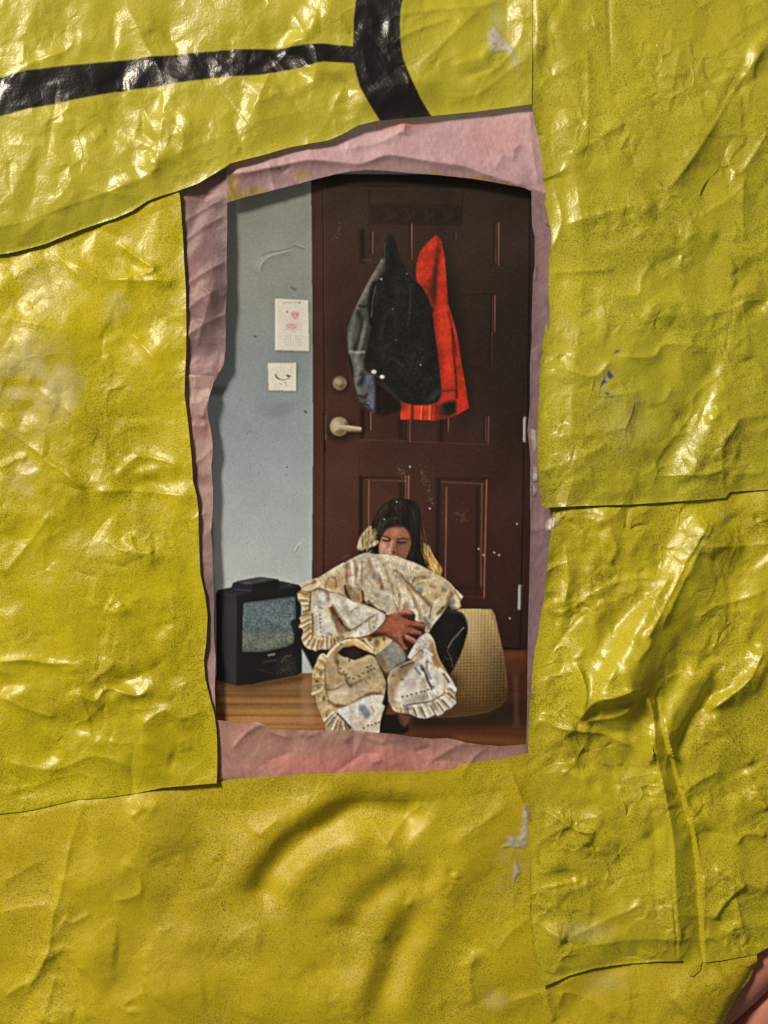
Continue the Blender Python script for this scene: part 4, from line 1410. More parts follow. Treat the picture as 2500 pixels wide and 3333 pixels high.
# calendar and small notice
pc = part('printed_calendar')
fill(C3([(590, 1240), (905, 1255), (912, 1752), (585, 1745)]), (92, 98, 94), 3, .6)
fill(C3([(570, 1225), (888, 1243), (897, 1735), (570, 1725)]), (203, 198, 184), 1, 1, pid=pc, grain=6)
line(C3([(575, 1240), (575, 1720)]), 4, (222, 220, 210), .7, .7, False)
for i in range(16):
    p = C3([(650 + i * 10, 1262 + (i % 3) * 2)])[0]
    blob(p[0], p[1], 2.2, 1.4, (150, 140, 130), .6)
p = C3([(806, 1266)])[0]; blob(p[0], p[1], 3, 2.5, (60, 58, 58), .8)
fill(C3([(722, 1372), (742, 1352), (762, 1362), (782, 1352), (803, 1372), (792, 1405), (765, 1432), (735, 1405)]), (206, 108, 112), 2, .75)
line(C3([(755, 1372), (762, 1395), (770, 1410)]), 4, (226, 176, 170), .8)
p = C3([(685, 1354)])[0]; blob(p[0], p[1], 4, 4, (196, 84, 96), .8)
fill(C3([(672, 1480), (725, 1470), (780, 1480), (765, 1520), (690, 1518)]), (184, 112, 118), 3, .75)
line(C3([(700, 1490), (730, 1500), (755, 1485)]), 4, (226, 196, 190), .7)
fill(C3([(655, 1400), (690, 1390), (690, 1470), (660, 1480)]), (206, 180, 172), 4, .4)
fill(C3([(770, 1430), (825, 1440), (820, 1520), (775, 1520)]), (206, 176, 172), 4, .5)
line(C3([(640, 1530), (830, 1528)]), 2.2, (176, 168, 158), .6, .8, False)
line(C3([(725, 1556), (765, 1550)]), 2, (150, 140, 136), .6, .8)
for r_ in range(4):
    for c_ in range(7):
        p = C3([(668 + c_ * 25 + random.uniform(-4, 4), 1590 + r_ * 28)])[0]
        line([(p[0], p[1] - 2), (p[0] + random.uniform(-1, 1.5), p[1] + 3)], 1.6, (150, 146, 138), .6, .8, False)
pn_ = part('printed_notice')
fill(C3([(515, 1868), (788, 1862), (786, 2132), (515, 2126)]), (86, 92, 92), 3, .65)
fill(C3([(498, 1850), (768, 1850), (768, 2120), (505, 2115)]), (208, 204, 188), 1, 1, pid=pn_, grain=7)
line(C3([(764, 1855), (765, 2115)]), 4, (232, 228, 214), .7, .7, False)
for q, wd in (([(575, 1960), (580, 1985), (605, 2004)], 5), ([(605, 2004), (650, 2014), (690, 2000)], 2.6), ([(682, 1975), (715, 1977)], 5), ([(690, 1960), (705, 2003)], 3), ([(590, 1930), (600, 1945)], 1.6), ([(660, 2030), (675, 2060)], 1.8), ([(610, 2050), (640, 2055)], 1.4)):
    line(C3(q), wd, (52, 52, 48), .85, .7)

# --- television
pt = part('printed_television')
tv = C6([(163, 435), (178, 408), (330, 376), (345, 330), (400, 308), (640, 263), (845, 290), (855, 318), (870, 308), (1060, 350), (1090, 378), (1092, 700), (1100, 1305), (1040, 1335), (800, 1380), (560, 1432), (400, 1447), (280, 1420), (168, 1392)])
fill(C6([(150, 1380), (400, 1440), (560, 1425), (1040, 1330), (1120, 1330), (1100, 1400), (560, 1475), (400, 1478), (150, 1420)]), (60, 36, 18), 6, .7)
fill(tv, (26, 26, 25), 1, 1, pid=pt)
CLIP[0] = (IDM == pt).astype(float)
fill(C6([(175, 440), (378, 470), (368, 1445), (170, 1395)]), (44, 43, 50), 2, 1)
fill(C6([(150, 430), (235, 445), (230, 1410), (150, 1390)]), (20, 20, 21), 10, .9)
fill(C6([(280, 520), (375, 520), (366, 1430), (300, 1400)]), (58, 56, 64), 10, .6)
line(C6([(175, 432), (376, 468)]), 6, (66, 66, 68), .7, .7, False)
line(C6([(378, 470), (368, 1440)]), 4, (72, 70, 76), .5, .8, False)
fill(C6([(180, 410), (335, 380), (345, 420), (555, 440), (380, 466), (190, 435)]), (44, 45, 48), 2, .9)
fill(C6([(345, 330), (640, 265), (845, 290), (555, 345)]), (62, 64, 62), 2, 1)
fill(C6([(440, 328), (520, 318), (560, 330), (480, 342)]), (104, 108, 102), 2, .8)
fill(C6([(600, 295), (680, 285), (740, 296), (650, 308)]), (92, 94, 90), 2, .7)
fill(C6([(330, 370), (345, 335), (555, 348), (552, 440), (345, 412)]), (38, 37, 46), 1, 1)
line(C6([(360, 400), (545, 412)]), 3, (70, 66, 86), .7, .7, False)
fill(C6([(555, 348), (848, 292), (852, 398), (552, 440)]), (25, 25, 23), 1, 1)
fill(C6([(855, 312), (1060, 352), (1080, 372), (856, 402)]), (42, 43, 44), 2, 1)
blob(*C6([(960, 352)])[0], 7, 3, (74, 76, 76), .8)
fill(C6([(378, 470), (552, 442), (852, 400), (1085, 372), (1095, 420), (380, 520)]), (27, 27, 25), 2, .9)
scr = C6([(463, 547), (1022, 477), (1030, 640), (1020, 840), (1005, 985), (930, 1020), (850, 1040), (740, 1066), (640, 1080), (450, 1080), (455, 800)])
CLIP[0] = None
pscr = part('printed_screen')
fill(scr, (94, 106, 106), 1, 1, pid=pscr)
CLIP[0] = (IDM == pscr).astype(float)
sj, si = pwin(scr, 0)
yv = PY[sj, si]
col = np.zeros(yv.shape + (3,))
sv = [1944, 1980, 2020, 2052, 2066, 2090, 2126]
sc_ = np.array([(84, 98, 98), (92, 106, 110), (98, 112, 116), (84, 98, 100), (102, 112, 104), (104, 112, 102), (88, 96, 88)], float)
for k in range(3):
    col[..., k] = np.interp(yv, sv, sc_[:, k])
col += (PN[4][sj, si] * 34 + PN[2][sj, si] * 30 + PN[16][sj, si] * 16)[..., None]
lay(sj, si, np.ones(yv.shape), col)
for e in ((C6([(463, 547), (1022, 477)]), 6), (C6([(1025, 480), (1020, 840), (1005, 985)]), 7), (C6([(450, 1080), (640, 1078), (850, 1038), (1005, 985)]), 6)):
    line(e[0], e[1], (50, 58, 56), .6, 1, False)
CLIP[0] = (IDM == pt).astype(float)
fill(C6([(722, 1110), (805, 1094), (806, 1112), (726, 1126)]), (150, 142, 124), 1, .9)
line(C6([(680, 1190), (820, 1166)]), 3, (78, 74, 62), .7, .8, False)
blob(*C6([(935, 1240)])[0], 34, 34, (52, 48, 42), .45)
g = np.random.default_rng(11)
for _ in range(260):
    p = C6([(935 + g.normal(0, 70), 1250 + g.normal(0, 70))])[0]
    blob(p[0], p[1], 1.4, 1, (104, 94, 80), g.uniform(.1, .6), g.uniform(0, 180))
line(C6([(880, 1190), (920, 1130), (985, 1120)]), 1.6, (150, 140, 120), .6, .8)
line(C6([(620, 1270), (700, 1290), (790, 1320)]), 3, (62, 62, 60), .5, 1)
CLIP[0] = None

# --- woven floor cushion
pu = part('printed_cushion')
cu = U2([(1080, 800), (1185, 758), (1215, 746), (1345, 748), (1358, 775), (1372, 840), (1390, 920), (1402, 1010), (1410, 1080), (1402, 1120), (1382, 1150), (1330, 1176), (1250, 1190), (1180, 1196), (1050, 1200), (1000, 1150)])
fill(cu, (172, 146, 96), 1, 1, pid=pu)
sj, si = pwin(cu, 0)
xx, yy = PX[sj, si], PY[sj, si]
t = np.clip((yy - 1990) / 290, 0, 1) ** .8
rt = np.clip((xx - 1560) / 100, 0, 1)
cl = np.array((182, 158, 108.))[None, None] * (1 - t[..., None] ** 1.3) + np.array((98, 72, 38.)) * t[..., None] ** 1.3
cl = cl * (1 - .35 * rt * np.clip((yy - 2050) / 100, 0, 1))[..., None]
ws = 1 + .10 * np.sin(xx * 2 * math.pi / 11 + (yy - 2000) * .012) * (1 - .2 * t) + .10 * np.sin(yy * 2 * math.pi / 10.5 + xx * .02) * np.clip(t * 2 - .3, 0, 1)
cl = cl * ws[..., None] + (PN[4][sj, si] * 10 + PN[2][sj, si] * 8)[..., None]
IMG[sj, si] = np.where((IDM[sj, si] == pu)[..., None], cl, IMG[sj, si])
CLIP[0] = (IDM == pu).astype(float)
fill(U2([(1050, 960), (1180, 1020), (1210, 1040), (1180, 1100), (1050, 1100)]), (46, 34, 20), 16, .95)
fill(U2([(1040, 1090), (1200, 1130), (1330, 1150), (1400, 1100), (1420, 1180), (1200, 1210), (1040, 1210)]), (70, 50, 26), 12, .7)
blob(*U2([(1260, 800)])[0], 26, 90, (208, 188, 142), .35, -6)
line(U2([(1345, 752), (1372, 840), (1392, 925), (1408, 1070)]), 10, (120, 96, 58), .5, 1)
CLIP[0] = None

# --- sitting person: leggings, head, hair, hand
pp = part('printed_person')
ptw = part('printed_leggings')
fill(U2([(500, 800), (545, 795), (600, 870), (660, 910), (680, 960), (640, 1000), (605, 1010), (570, 950), (530, 880)]), (34, 33, 38), 2, 1, True, ptw)
line(U2([(540, 850), (580, 940), (600, 990)]), 16, (24, 23, 26), .6, 1)
ptw2 = part('printed_leggings.001')
fill(C7([(1195, 640), (1240, 575), (1290, 490), (1370, 420), (1450, 388), (1530, 402), (1575, 460), (1590, 560), (1562, 680), (1510, 820), (1425, 965), (1370, 920), (1300, 760), (1220, 700)]), (27, 25, 23), 1, 1, True, ptw2)
line(C7([(1430, 395), (1530, 420), (1580, 500), (1585, 590)]), 5, (64, 58, 50), .6, 1)
line(C7([(1555, 540), (1500, 600), (1440, 670), (1410, 730)]), 2.2, (170, 158, 140), .55, .8)
line(C7([(1400, 745), (1440, 830), (1450, 900)]), 2, (130, 118, 102), .45, .8)
for _ in range(50):
    p = C7([(1430 + random.gauss(0, 30), 800 + random.gauss(0, 60))])[0]
    blob(p[0], p[1], 1.3, 1, (130, 120, 104), random.uniform(.1, .6))
fill(C7([(780, 1340), (860, 1330), (960, 1330), (1040, 1380), (1060, 1480), (1000, 1510), (780, 1500)]), (28, 23, 20), 2, 1, False, part('printed_leggings.002'))
fill(C7([(945, 1318), (1010, 1335), (1075, 1345), (1050, 1400), (1020, 1445), (985, 1420)]), (104, 64, 52), 2, 1, False, part('printed_foot'))
line(C7([(950, 1322), (990, 1390), (1020, 1440)]), 5, (60, 36, 28), .6, 1)

pha = part('printed_hair')
HC = (32, 28, 25)
# blond ends first, then the dark crown
fill(C5([(712, 448), (650, 505), (612, 558), (594, 640), (622, 662), (720, 656), (775, 622), (786, 578), (745, 550), (722, 500)]), (180, 160, 116), 1, 1, True, pha)
for q, wd, c, al in (([(700, 470), (640, 530), (610, 600), (600, 640)], 10, (206, 190, 150), .8), ([(690, 510), (660, 570), (640, 590)], 12, (96, 78, 52), .7), ([(600, 640), (700, 640), (770, 600)], 8, (220, 204, 160), .8),
                     ([(690, 600), (730, 585), (740, 570)], 8, (110, 88, 56), .7), ([(780, 560), (775, 610), (720, 655), (610, 662)], 4, (150, 120, 70), .8), ([(720, 480), (705, 540), (700, 580)], 7, (150, 130, 90), .8)):
    line(C5(q), wd, c, al, .9)
fill(C5([(1178, 600), (1215, 640), (1250, 670), (1290, 740), (1350, 815), (1356, 860), (1340, 890), (1290, 870), (1235, 830), (1180, 770), (1155, 690)]), (160, 118, 58), 1, 1, True, pha)
for q, wd, c, al in (([(1190, 640), (1240, 700), (1290, 780), (1330, 860)], 9, (206, 166, 96), .75), ([(1175, 680), (1220, 760), (1280, 820)], 9, (96, 66, 32), .7), ([(1230, 680), (1270, 740), (1330, 810)], 6, (120, 82, 40), .7), ([(1300, 800), (1345, 850), (1335, 885)], 6, (190, 146, 80), .7), ([(1190, 720), (1230, 770), (1300, 840)], 4, (196, 156, 90), .6)):
    line(C5(q), wd, c, al, .9)
fill(C5([(718, 480), (735, 400), (770, 320), (830, 250), (920, 206), (1040, 205), (1120, 232), (1158, 320), (1175, 460), (1182, 600), (1200, 690), (1240, 760), (1262, 805), (1220, 815), (1100, 780), (1040, 750), (1060, 640), (1070, 540), (1040, 470), (980, 440), (900, 450), (840, 480), (810, 520), (795, 600), (792, 700), (720, 715), (690, 700), (740, 640), (782, 590), (735, 560)]), HC, 1, 1, True, pha)
fill(C5([(640, 660), (780, 620), (792, 705), (700, 720), (660, 700)]), (26, 23, 20), 2, 1, False, pha)
for q, wd, c, al in (([(740, 470), (770, 370), (830, 290), (900, 250)], 8, (70, 62, 55), .5), ([(800, 520), (830, 430), (900, 380), (960, 380)], 8, (74, 64, 55), .55), ([(770, 560), (775, 480), (800, 420)], 6, (60, 52, 44), .6),
                     ([(1000, 240), (1080, 290), (1120, 400), (1140, 560)], 14, (40, 36, 32), .6), ([(860, 300), (960, 270), (1040, 290)], 10, (46, 41, 37), .6), ([(740, 400), (725, 500), (745, 560)], 8, (20, 18, 17), .8), ([(1165, 500), (1190, 640), (1230, 720)], 5, (96, 80, 64), .4), ([(455, 740), (480, 722), (520, 716)], 3, (120, 88, 78), .7), ([(470, 748), (500, 735)], 2, (96, 66, 58), .6), ([(690, 690), (720, 670)], 3, (180, 170, 150), .6)):
    line(C5(q), wd, c, al, .9)
g = np.random.default_rng(17)
for _ in range(46):
    t0 = g.uniform(0, 1)
    x = 1175 + 70 * t0 + g.normal(0, 8); y = 590 + 60 * t0
    x2 = 1230 + 130 * t0 + g.normal(0, 16); y2 = 800 + 90 * t0 + g.normal(0, 20)
    line(C5([(x, y), (x + (x2 - x) * .35 + g.normal(0, 10), (y + y2) / 2), (x2, y2)]), g.uniform(1.2, 3), [(206, 168, 104), (150, 108, 54), (96, 68, 38), (186, 146, 84)][g.integers(4)], g.uniform(.4, .85), .6)
for _ in range(40):
    x = g.uniform(700, 770); y = g.uniform(470, 560)
    x2 = g.uniform(580, 700); y2 = g.uniform(620, 690)
    line(C5([(x, y), ((x + x2) / 2 + g.normal(0, 12) - 20, (y + y2) / 2), (x2, y2)]), g.uniform(1.2, 2.6), [(214, 196, 150), (176, 152, 104), (120, 98, 62), (196, 176, 130)][g.integers(4)], g.uniform(.35, .8), .6)
for _ in range(40):
    x = g.uniform(840, 1060); s_x = g.choice([-1, 1])
    line(C5([(x, 212 + abs(x - 950) * .15), (x + s_x * g.uniform(30, 70), 300), (x + s_x * g.uniform(70, 120), 420), (x + s_x * g.uniform(80, 130), 520)]), g.uniform(1, 2.2), [(58, 50, 44), (44, 38, 33), (22, 19, 17), (76, 66, 56)][g.integers(4)], g.uniform(.2, .5), .7)
for _ in range(24):
    x = 1170 + g.normal(0, 8); y = g.uniform(400, 560)
    line(C5([(x, y), (x + g.uniform(0, 22), y + 90), (x + g.uniform(10, 50), y + 190)]), g.uniform(.8, 1.6), [(90, 74, 58), (40, 32, 28), (120, 94, 62)][g.integers(3)], g.uniform(.25, .6), .7)
for p in ((945, 230), (832, 388)):
    q = C5([p])[0]; blob(q[0], q[1], 2.2, 2, (220, 214, 206), .9)
# face
face = Z1([(378, 640), (420, 520), (470, 430), (530, 320), (600, 268), (720, 246), (880, 250), (980, 290), (1050, 400), (1088, 540), (1088, 650), (1056, 760), (1010, 890), (955, 980), (850, 935), (700, 892), (600, 864), (480, 855), (385, 858), (372, 740)])
fill(face, (150, 95, 66), 1, 1, True, pp)
CLIP[0] = blur((IDM == pp).astype(float), 1, 1)
fill(Z1([(520, 330), (700, 260), (900, 260), (1020, 340), (1040, 480), (800, 490), (600, 480), (470, 440)]), (172, 107, 72), 6, .8)
fill(Z1([(640, 330), (760, 300), (800, 420), (760, 490), (660, 480)]), (190, 126, 90), 6, .7)
fill(Z1([(370, 600), (470, 570), (570, 600), (610, 690), (600, 780), (640, 860), (380, 870)]), (205, 152, 130), 5, .95)
fill(Z1([(740, 600), (1090, 580), (1080, 720), (1000, 900), (950, 980), (700, 900), (740, 780)]), (138, 87, 64), 5, .9)
fill(Z1([(860, 680), (1000, 660), (1000, 780), (880, 800)]), (156, 100, 74), 8, .7)
fill(Z1([(560, 640), (600, 700), (590, 770), (520, 750), (520, 690)]), (160, 98, 84), 5, .8)
fill(Z1([(430, 470), (520, 460), (620, 520), (640, 580), (520, 590), (440, 560)]), (120, 78, 58), 4, .75)
fill(Z1([(760, 530), (1040, 510), (1050, 600), (960, 630), (780, 640)]), (104, 70, 54), 4, .85)
fill(Z1([(660, 545), (705, 548), (690, 640), (665, 720), (655, 800), (600, 810), (590, 760), (630, 680), (640, 600)]), (228, 176, 152), 3, .95)
fill(Z1([(712, 560), (760, 620), (768, 740), (750, 810), (690, 830), (668, 800), (682, 700)]), (168, 98, 64), 3, .9)
line(Z1([(455, 470), (520, 462), (580, 490), (620, 520)]), 5, (58, 38, 32), .8, .9)
line(Z1([(450, 495), (520, 510), (560, 530)]), 4, (206, 158, 132), .8, .9)
line(Z1([(470, 545), (540, 562), (620, 552)]), 5.5, (40, 26, 26), .92, .8)
line(Z1([(790, 528), (880, 508), (960, 510), (1030, 530)]), 5.5, (66, 42, 32), .85, .9)
line(Z1([(860, 558), (920, 552), (985, 556)]), 3.6, (166, 116, 86), .7, .9)
line(Z1([(775, 590), (860, 600), (960, 598)]), 6, (38, 30, 32), .92, .8)
line(Z1([(775, 635), (860, 650), (930, 630)]), 5, (92, 72, 70), .6, 1)
line(Z1([(765, 640), (768, 720), (775, 760)]), 5, (112, 66, 46), .7, 1)
blob(*Z1([(705, 818)])[0], 5, 3.4, (78, 42, 32), .85)
line(Z1([(500, 822), (560, 838), (640, 842)]), 4, (226, 178, 154), .7, 1)
line(Z1([(660, 860), (740, 880), (830, 900)]), 4, (128, 70, 56), .7, 1)
line(Z1([(480, 838), (560, 850)]), 3, (140, 112, 100), .6, 1)
blob(*Z1([(765, 345)])[0], 2.6, 2, (226, 196, 182), .85)
line(Z1([(1090, 540), (1100, 620), (1085, 660)]), 3, (70, 56, 48), .6, 1)
line(Z1([(1000, 290), (1060, 420), (1090, 560)]), 6, (70, 46, 34), .6, 1)
line(Z1([(520, 330), (600, 268), (720, 246), (900, 252), (1000, 300)]), 6, (70, 44, 32), .6, 1)
CLIP[0] = None

# --- quilt with frilled edges
pq = part('printed_quilt')
QB = (204, 190, 152)
FL = [(128, 132, 132), (120, 126, 120), (166, 118, 88), (150, 120, 72), (110, 116, 128), (176, 134, 112)]
main = C5([(466, 790), (520, 752), (600, 712), (660, 692), (690, 690), (760, 706), (840, 700), (890, 706)]) + \
    Z3([(280, 118), (450, 150), (580, 205), (730, 255), (880, 330), (1030, 400), (1180, 490), (1300, 580), (1370, 665), (1440, 730), (1512, 800), (1450, 890), (1478, 945), (1440, 995), (1340, 1005), (1275, 920), (1220, 1000), (1150, 1100), (1050, 1220), (980, 1330), (950, 1375), (900, 1372), (905, 1280), (880, 1205), (790, 1205), (740, 1180), (750, 1100), (700, 1040), (560, 1010), (450, 1050), (360, 1090), (300, 1100), (240, 1060), (150, 1030), (70, 970), (0, 900)]) + \
    Z2([(1300, 860), (1230, 830), (1100, 795), (980, 740), (890, 690), (800, 625), (640, 600), (510, 545), (400, 512), (280, 575), (195, 592), (115, 535), (90, 462), (200, 402), (300, 372), (400, 350), (550, 262), (700, 165), (880, 62)])
fill(main, QB, 1, 1, False, pq, 8)
mm = (IDM == pq)
CLIP[0] = blur(mm.astype(float), 1, 1)
fill(Z3([(700, 300), (1000, 400), (1300, 580), (1400, 700), (1300, 900), (1100, 1100), (900, 900), (800, 600)]), (192, 164, 106), 20, .75)
fill(Z2([(90, 460), (400, 360), (900, 80), (940, 300), (900, 650), (640, 600), (500, 530), (280, 570)]), (206, 178, 122), 14, .7)
fill(Z2([(540, 420), (620, 330), (720, 360), (750, 500), (640, 590), (520, 530)]), (168, 130, 70), 8, .7)
fill(Z2([(740, 240), (920, 160), (920, 600), (880, 680), (760, 560)]), (186, 146, 84), 10, .55)
fill(Z2([(935, 480), (1050, 545), (1190, 605), (1235, 700), (1222, 825), (1050, 780), (950, 710), (890, 600)]), (138, 106, 62), 5, .85)
for q, wd, c, al in (([(940, 90), (925, 300), (935, 450), (1000, 540)], 9, (140, 108, 62), .8), ([(975, 70), (985, 200), (1000, 300)], 8, (178, 140, 96), .8), ([(1020, 80), (1030, 280), (1040, 450)], 9, (234, 222, 188), .9),
                     ([(1085, 60), (1095, 250), (1120, 420), (1150, 560)], 11, (166, 140, 96), .85), ([(1175, 140), (1140, 330), (1120, 440)], 7, (232, 220, 186), .9), ([(1210, 60), (1200, 300), (1195, 570)], 6, (168, 140, 100), .8),
                     ([(895, 500), (930, 640), (980, 720)], 8, (66, 48, 26), .85), ([(1210, 600), (1222, 720), (1215, 810)], 8, (80, 58, 34), .8), ([(1180, 640), (1190, 760)], 5, (190, 156, 104), .8),
                     ([(1325, 20), (1370, 200), (1420, 320)], 9, (176, 142, 100), .8), ([(1360, 10), (1420, 160), (1480, 330)], 7, (234, 224, 194), .8), ([(1480, 60), (1540, 260), (1600, 420)], 7, (232, 222, 192), .8),
                     ([(1500, 320), (1540, 440), (1570, 540)], 8, (158, 104, 74), .8), ([(1240, 780), (1320, 850), (1450, 920), (1600, 990)], 9, (70, 54, 34), .85), ([(300, 440), (360, 400), (380, 370)], 8, (150, 112, 58), .7),
                     ([(400, 512), (420, 420), (380, 360)], 7, (232, 214, 170), .8), ([(110, 530), (200, 480), (330, 440)], 6, (150, 116, 62), .5), ([(520, 260), (700, 180), (880, 80)], 9, (228, 214, 174), .6), ([(280, 562), (400, 505), (520, 525), (640, 585)], 5, (230, 208, 158), .8), ([(540, 520), (560, 430), (600, 350)], 7, (120, 84, 40), .5), ([(730, 520), (735, 430), (710, 350)], 7, (120, 84, 40), .5)):
    line(Z2(q), wd, c, al, .9)
for q, wd, c, al in (([(415, 395), (500, 460), (580, 560), (660, 610), (740, 700), (830, 770), (900, 850), (965, 925)], 11, (134, 104, 58), .85), ([(430, 430), (520, 520), (600, 650), (660, 760), (700, 880), (712, 1000)], 9, (236, 224, 190), .9),
                     ([(480, 480), (570, 600), (640, 700)], 10, (176, 142, 92), .7), ([(620, 640), (700, 800), (760, 940), (800, 1080), (840, 1190)], 12, (160, 132, 82), .8), ([(760, 800), (830, 900), (850, 1000), (890, 1100), (920, 1150)], 5, (226, 212, 172), .85),
                     ([(990, 970), (950, 1040), (920, 1130)], 6, (228, 214, 178), .9), ([(1000, 960), (1000, 1060), (970, 1140)], 6, (120, 98, 60), .7), ([(1040, 960), (1080, 880), (1110, 850)], 5, (230, 214, 170), .8), ([(1020, 1110), (1000, 1060), (1040, 980)], 5, (218, 198, 150), .8),
                     ([(10, 190), (60, 330), (100, 450), (140, 560)], 10, (184, 158, 114), .7), ([(50, 190), (110, 330), (170, 480)], 8, (228, 216, 184), .8), ([(150, 430), (200, 560), (230, 660)], 9, (176, 134, 96), .7), ([(230, 280), (290, 420), (330, 560)], 9, (180, 152, 108), .7),
                     ([(370, 600), (390, 720), (430, 880), (460, 1010)], 9, (160, 130, 84), .8), ([(440, 640), (490, 760), (490, 900), (480, 1000)], 9, (150, 126, 92), .6), ([(400, 780), (440, 900), (470, 960)], 4, (228, 212, 176), .8), ([(560, 1000), (580, 920), (630, 900)], 9, (150, 110, 86), .6),
                     ([(690, 590), (720, 540), (740, 500)], 7, (130, 92, 60), .7), ([(720, 610), (800, 560), (960, 540), (1080, 490)], 5, (228, 208, 158), .7), ([(660, 330), (660, 450), (690, 560)], 6, (160, 136, 96), .5), ([(640, 260), (650, 400), (680, 580)], 4, (232, 222, 190), .6),
                     ([(860, 780), (930, 730), (990, 720)], 4, (226, 206, 160), .6), ([(1100, 1080), (1200, 980), (1270, 920)], 9, (96, 72, 36), .7), ([(1040, 1240), (1100, 1150), (1180, 1070)], 5, (220, 208, 176), .8), ([(900, 1150), (920, 1230), (910, 1260)], 12, (96, 92, 92), .7), ([(930, 1240), (935, 1340)], 8, (160, 136, 84), .6), ([(960, 1240), (980, 1320)], 9, (84, 80, 64), .6),
                     ([(1330, 760), (1290, 860), (1300, 960), (1360, 1000)], 16, (98, 84, 66), .8), ([(1380, 700), (1420, 800), (1470, 850)], 8, (130, 100, 52), .7), ([(1400, 700), (1500, 800)], 5, (226, 200, 146), .8), ([(1390, 780), (1440, 900), (1460, 950)], 8, (208, 180, 124), .8), ([(1180, 480), (1300, 590), (1370, 680)], 5, (220, 198, 146), .6),
                     ([(0, 880), (80, 970), (160, 1030), (250, 1060)], 8, (70, 56, 36), .75), ([(740, 1010), (770, 1080), (760, 1170)], 7, (232, 222, 196), .9), ([(280, 1090), (310, 1060)], 6, (224, 206, 170), .8), ([(1120, 980), (1170, 900)], 5, (216, 190, 138), .7)):
    line(Z3(q), wd, c, al, .9)
flowers(main, 200, 31, FL, 2.5, 6, .28)
flowers(main, 900, 33, [(150, 132, 96), (140, 130, 108), (226, 216, 186)], 1.2, 2.4, .5)
for (x, y, rx, ry, c) in ((1205, 690, 48, 38, (112, 122, 116)), (1020, 640, 55, 30, (118, 112, 92)), (830, 700, 50, 38, (104, 116, 120)), (880, 490, 45, 28, (158, 106, 70)), (575, 330, 40, 60, (140, 138, 136)), (780, 345, 40, 26, (130, 126, 120)), (210, 650, 22, 42, (160, 96, 72)), (315, 540, 22, 60, (180, 120, 80)), (95, 470, 32, 40, (122, 130, 138)), (300, 820, 30, 50, (124, 124, 124)), (490, 780, 26, 32, (122, 128, 132)), (1070, 800, 40, 40, (168, 124, 92)), (440, 480, 24, 40, (110, 122, 128)), (980, 420, 30, 24, (172, 126, 80)), (600, 960, 40, 40, (168, 124, 104)), (1350, 890, 40, 50, (96, 96, 96)), (130, 780, 40, 40, (150, 146, 138)), (1180, 980, 20, 30, (60, 46, 24)), (1150, 1050, 12, 16, (50, 40, 24))):
    p = Z3([(x, y)])[0]; blob(p[0], p[1], rx * .2, ry * .2, c, .55, 20)
for (x, y, rx, ry, c) in ((770, 240, 50, 34, (132, 134, 130)), (900, 130, 40, 50, (104, 106, 104)), (340, 415, 45, 24, (126, 118, 96)), (1110, 200, 34, 50, (120, 122, 118)), (1060, 40, 40, 20, (140, 136, 124)), (670, 330, 36, 22, (130, 120, 90)), (1430, 310, 40, 50, (132, 138, 140)), (1110, 540, 70, 36, (134, 124, 112)), (990, 290, 20, 60, (170, 128, 110)), (1480, 660, 60, 40, (150, 146, 138))):
    p = Z2([(x, y)])[0]; blob(p[0], p[1], rx * .18, ry * .18, c, .5, 20)
CLIP[0] = None
# left corner of the quilt turned outwards, with a frill
lf = Z2([(30, 640), (60, 600), (120, 575), (200, 592), (280, 575), (400, 512), (520, 545), (640, 605), (760, 625), (880, 690), (1050, 780), (1230, 835), (1400, 890), (1560, 965), (1620, 1000), (1632, 1080), (1560, 1200), (1480, 1300), (1300, 1390), (1100, 1430), (940, 1430), (800, 1500), (640, 1620), (560, 1640), (420, 1640), (370, 1670), (300, 1640), (220, 1630), (140, 1540), (110, 1430), (150, 1320), (120, 1250), (60, 1240), (110, 1150), (65, 1080), (120, 1010), (140, 900), (100, 820), (45, 750)])
fill(lf, (206, 180, 126), 1, 1, False, pq, 7)
CLIP[0] = blur(inside(lf, PX, PY).astype(float), 1, 1)
ruffle(Z2([(200, 560), (60, 600), (30, 660), (50, 760), (110, 840), (140, 920), (110, 1010), (65, 1080), (110, 1160), (60, 1240), (140, 1310), (110, 1430), (150, 1560), (230, 1640)]),
       Z2([(270, 570), (265, 640), (255, 740), (260, 840), (265, 920), (285, 1000), (300, 1080), (310, 1180), (310, 1280), (320, 1380), (340, 1420)]), 11, (224, 208, 166), (176, 140, 82), (122, 88, 42), 3)
ruffle(Z2([(230, 1640), (370, 1670), (560, 1640), (650, 1620), (800, 1500), (940, 1430)]), Z2([(340, 1410), (400, 1420), (500, 1430), (620, 1400), (740, 1400), (860, 1370)]), 8, (228, 212, 170), (184, 148, 90), (128, 94, 48), 4)
fill(Z2([(280, 600), (420, 570), (600, 590), (640, 640), (640, 840), (580, 900), (560, 960), (700, 1200), (760, 1380), (640, 1400), (420, 1410), (330, 1380), (310, 1100), (280, 850)]), (206, 198, 172), 2, 1, grain=8)
fill(Z2([(270, 585), (420, 520), (520, 540), (610, 590), (560, 600), (420, 560), (300, 610)]), (88, 66, 36), 3, .8)
fill(Z2([(500, 570), (620, 600), (610, 800), (570, 780)]), (140, 108, 74), 4, .85)
fill(Z2([(290, 620), (420, 590), (400, 760), (330, 860), (280, 830)]), (190, 168, 126), 4, .8)
fill(Z2([(440, 620), (500, 580), (540, 700), (590, 840), (470, 850), (420, 760)]), (204, 206, 194), 4, .8)
fill(Z2([(600, 870), (680, 840), (780, 1020), (900, 1220), (990, 1300), (900, 1330), (820, 1370), (760, 1300), (700, 1150)]), (112, 84, 50), 3, .95)
fill(Z2([(650, 1040), (730, 1040), (750, 1120), (690, 1150)]), (122, 136, 124), 4, .8)
fill(Z2([(740, 1140), (800, 1150), (850, 1360), (780, 1370)]), (196, 148, 108), 4, .8)
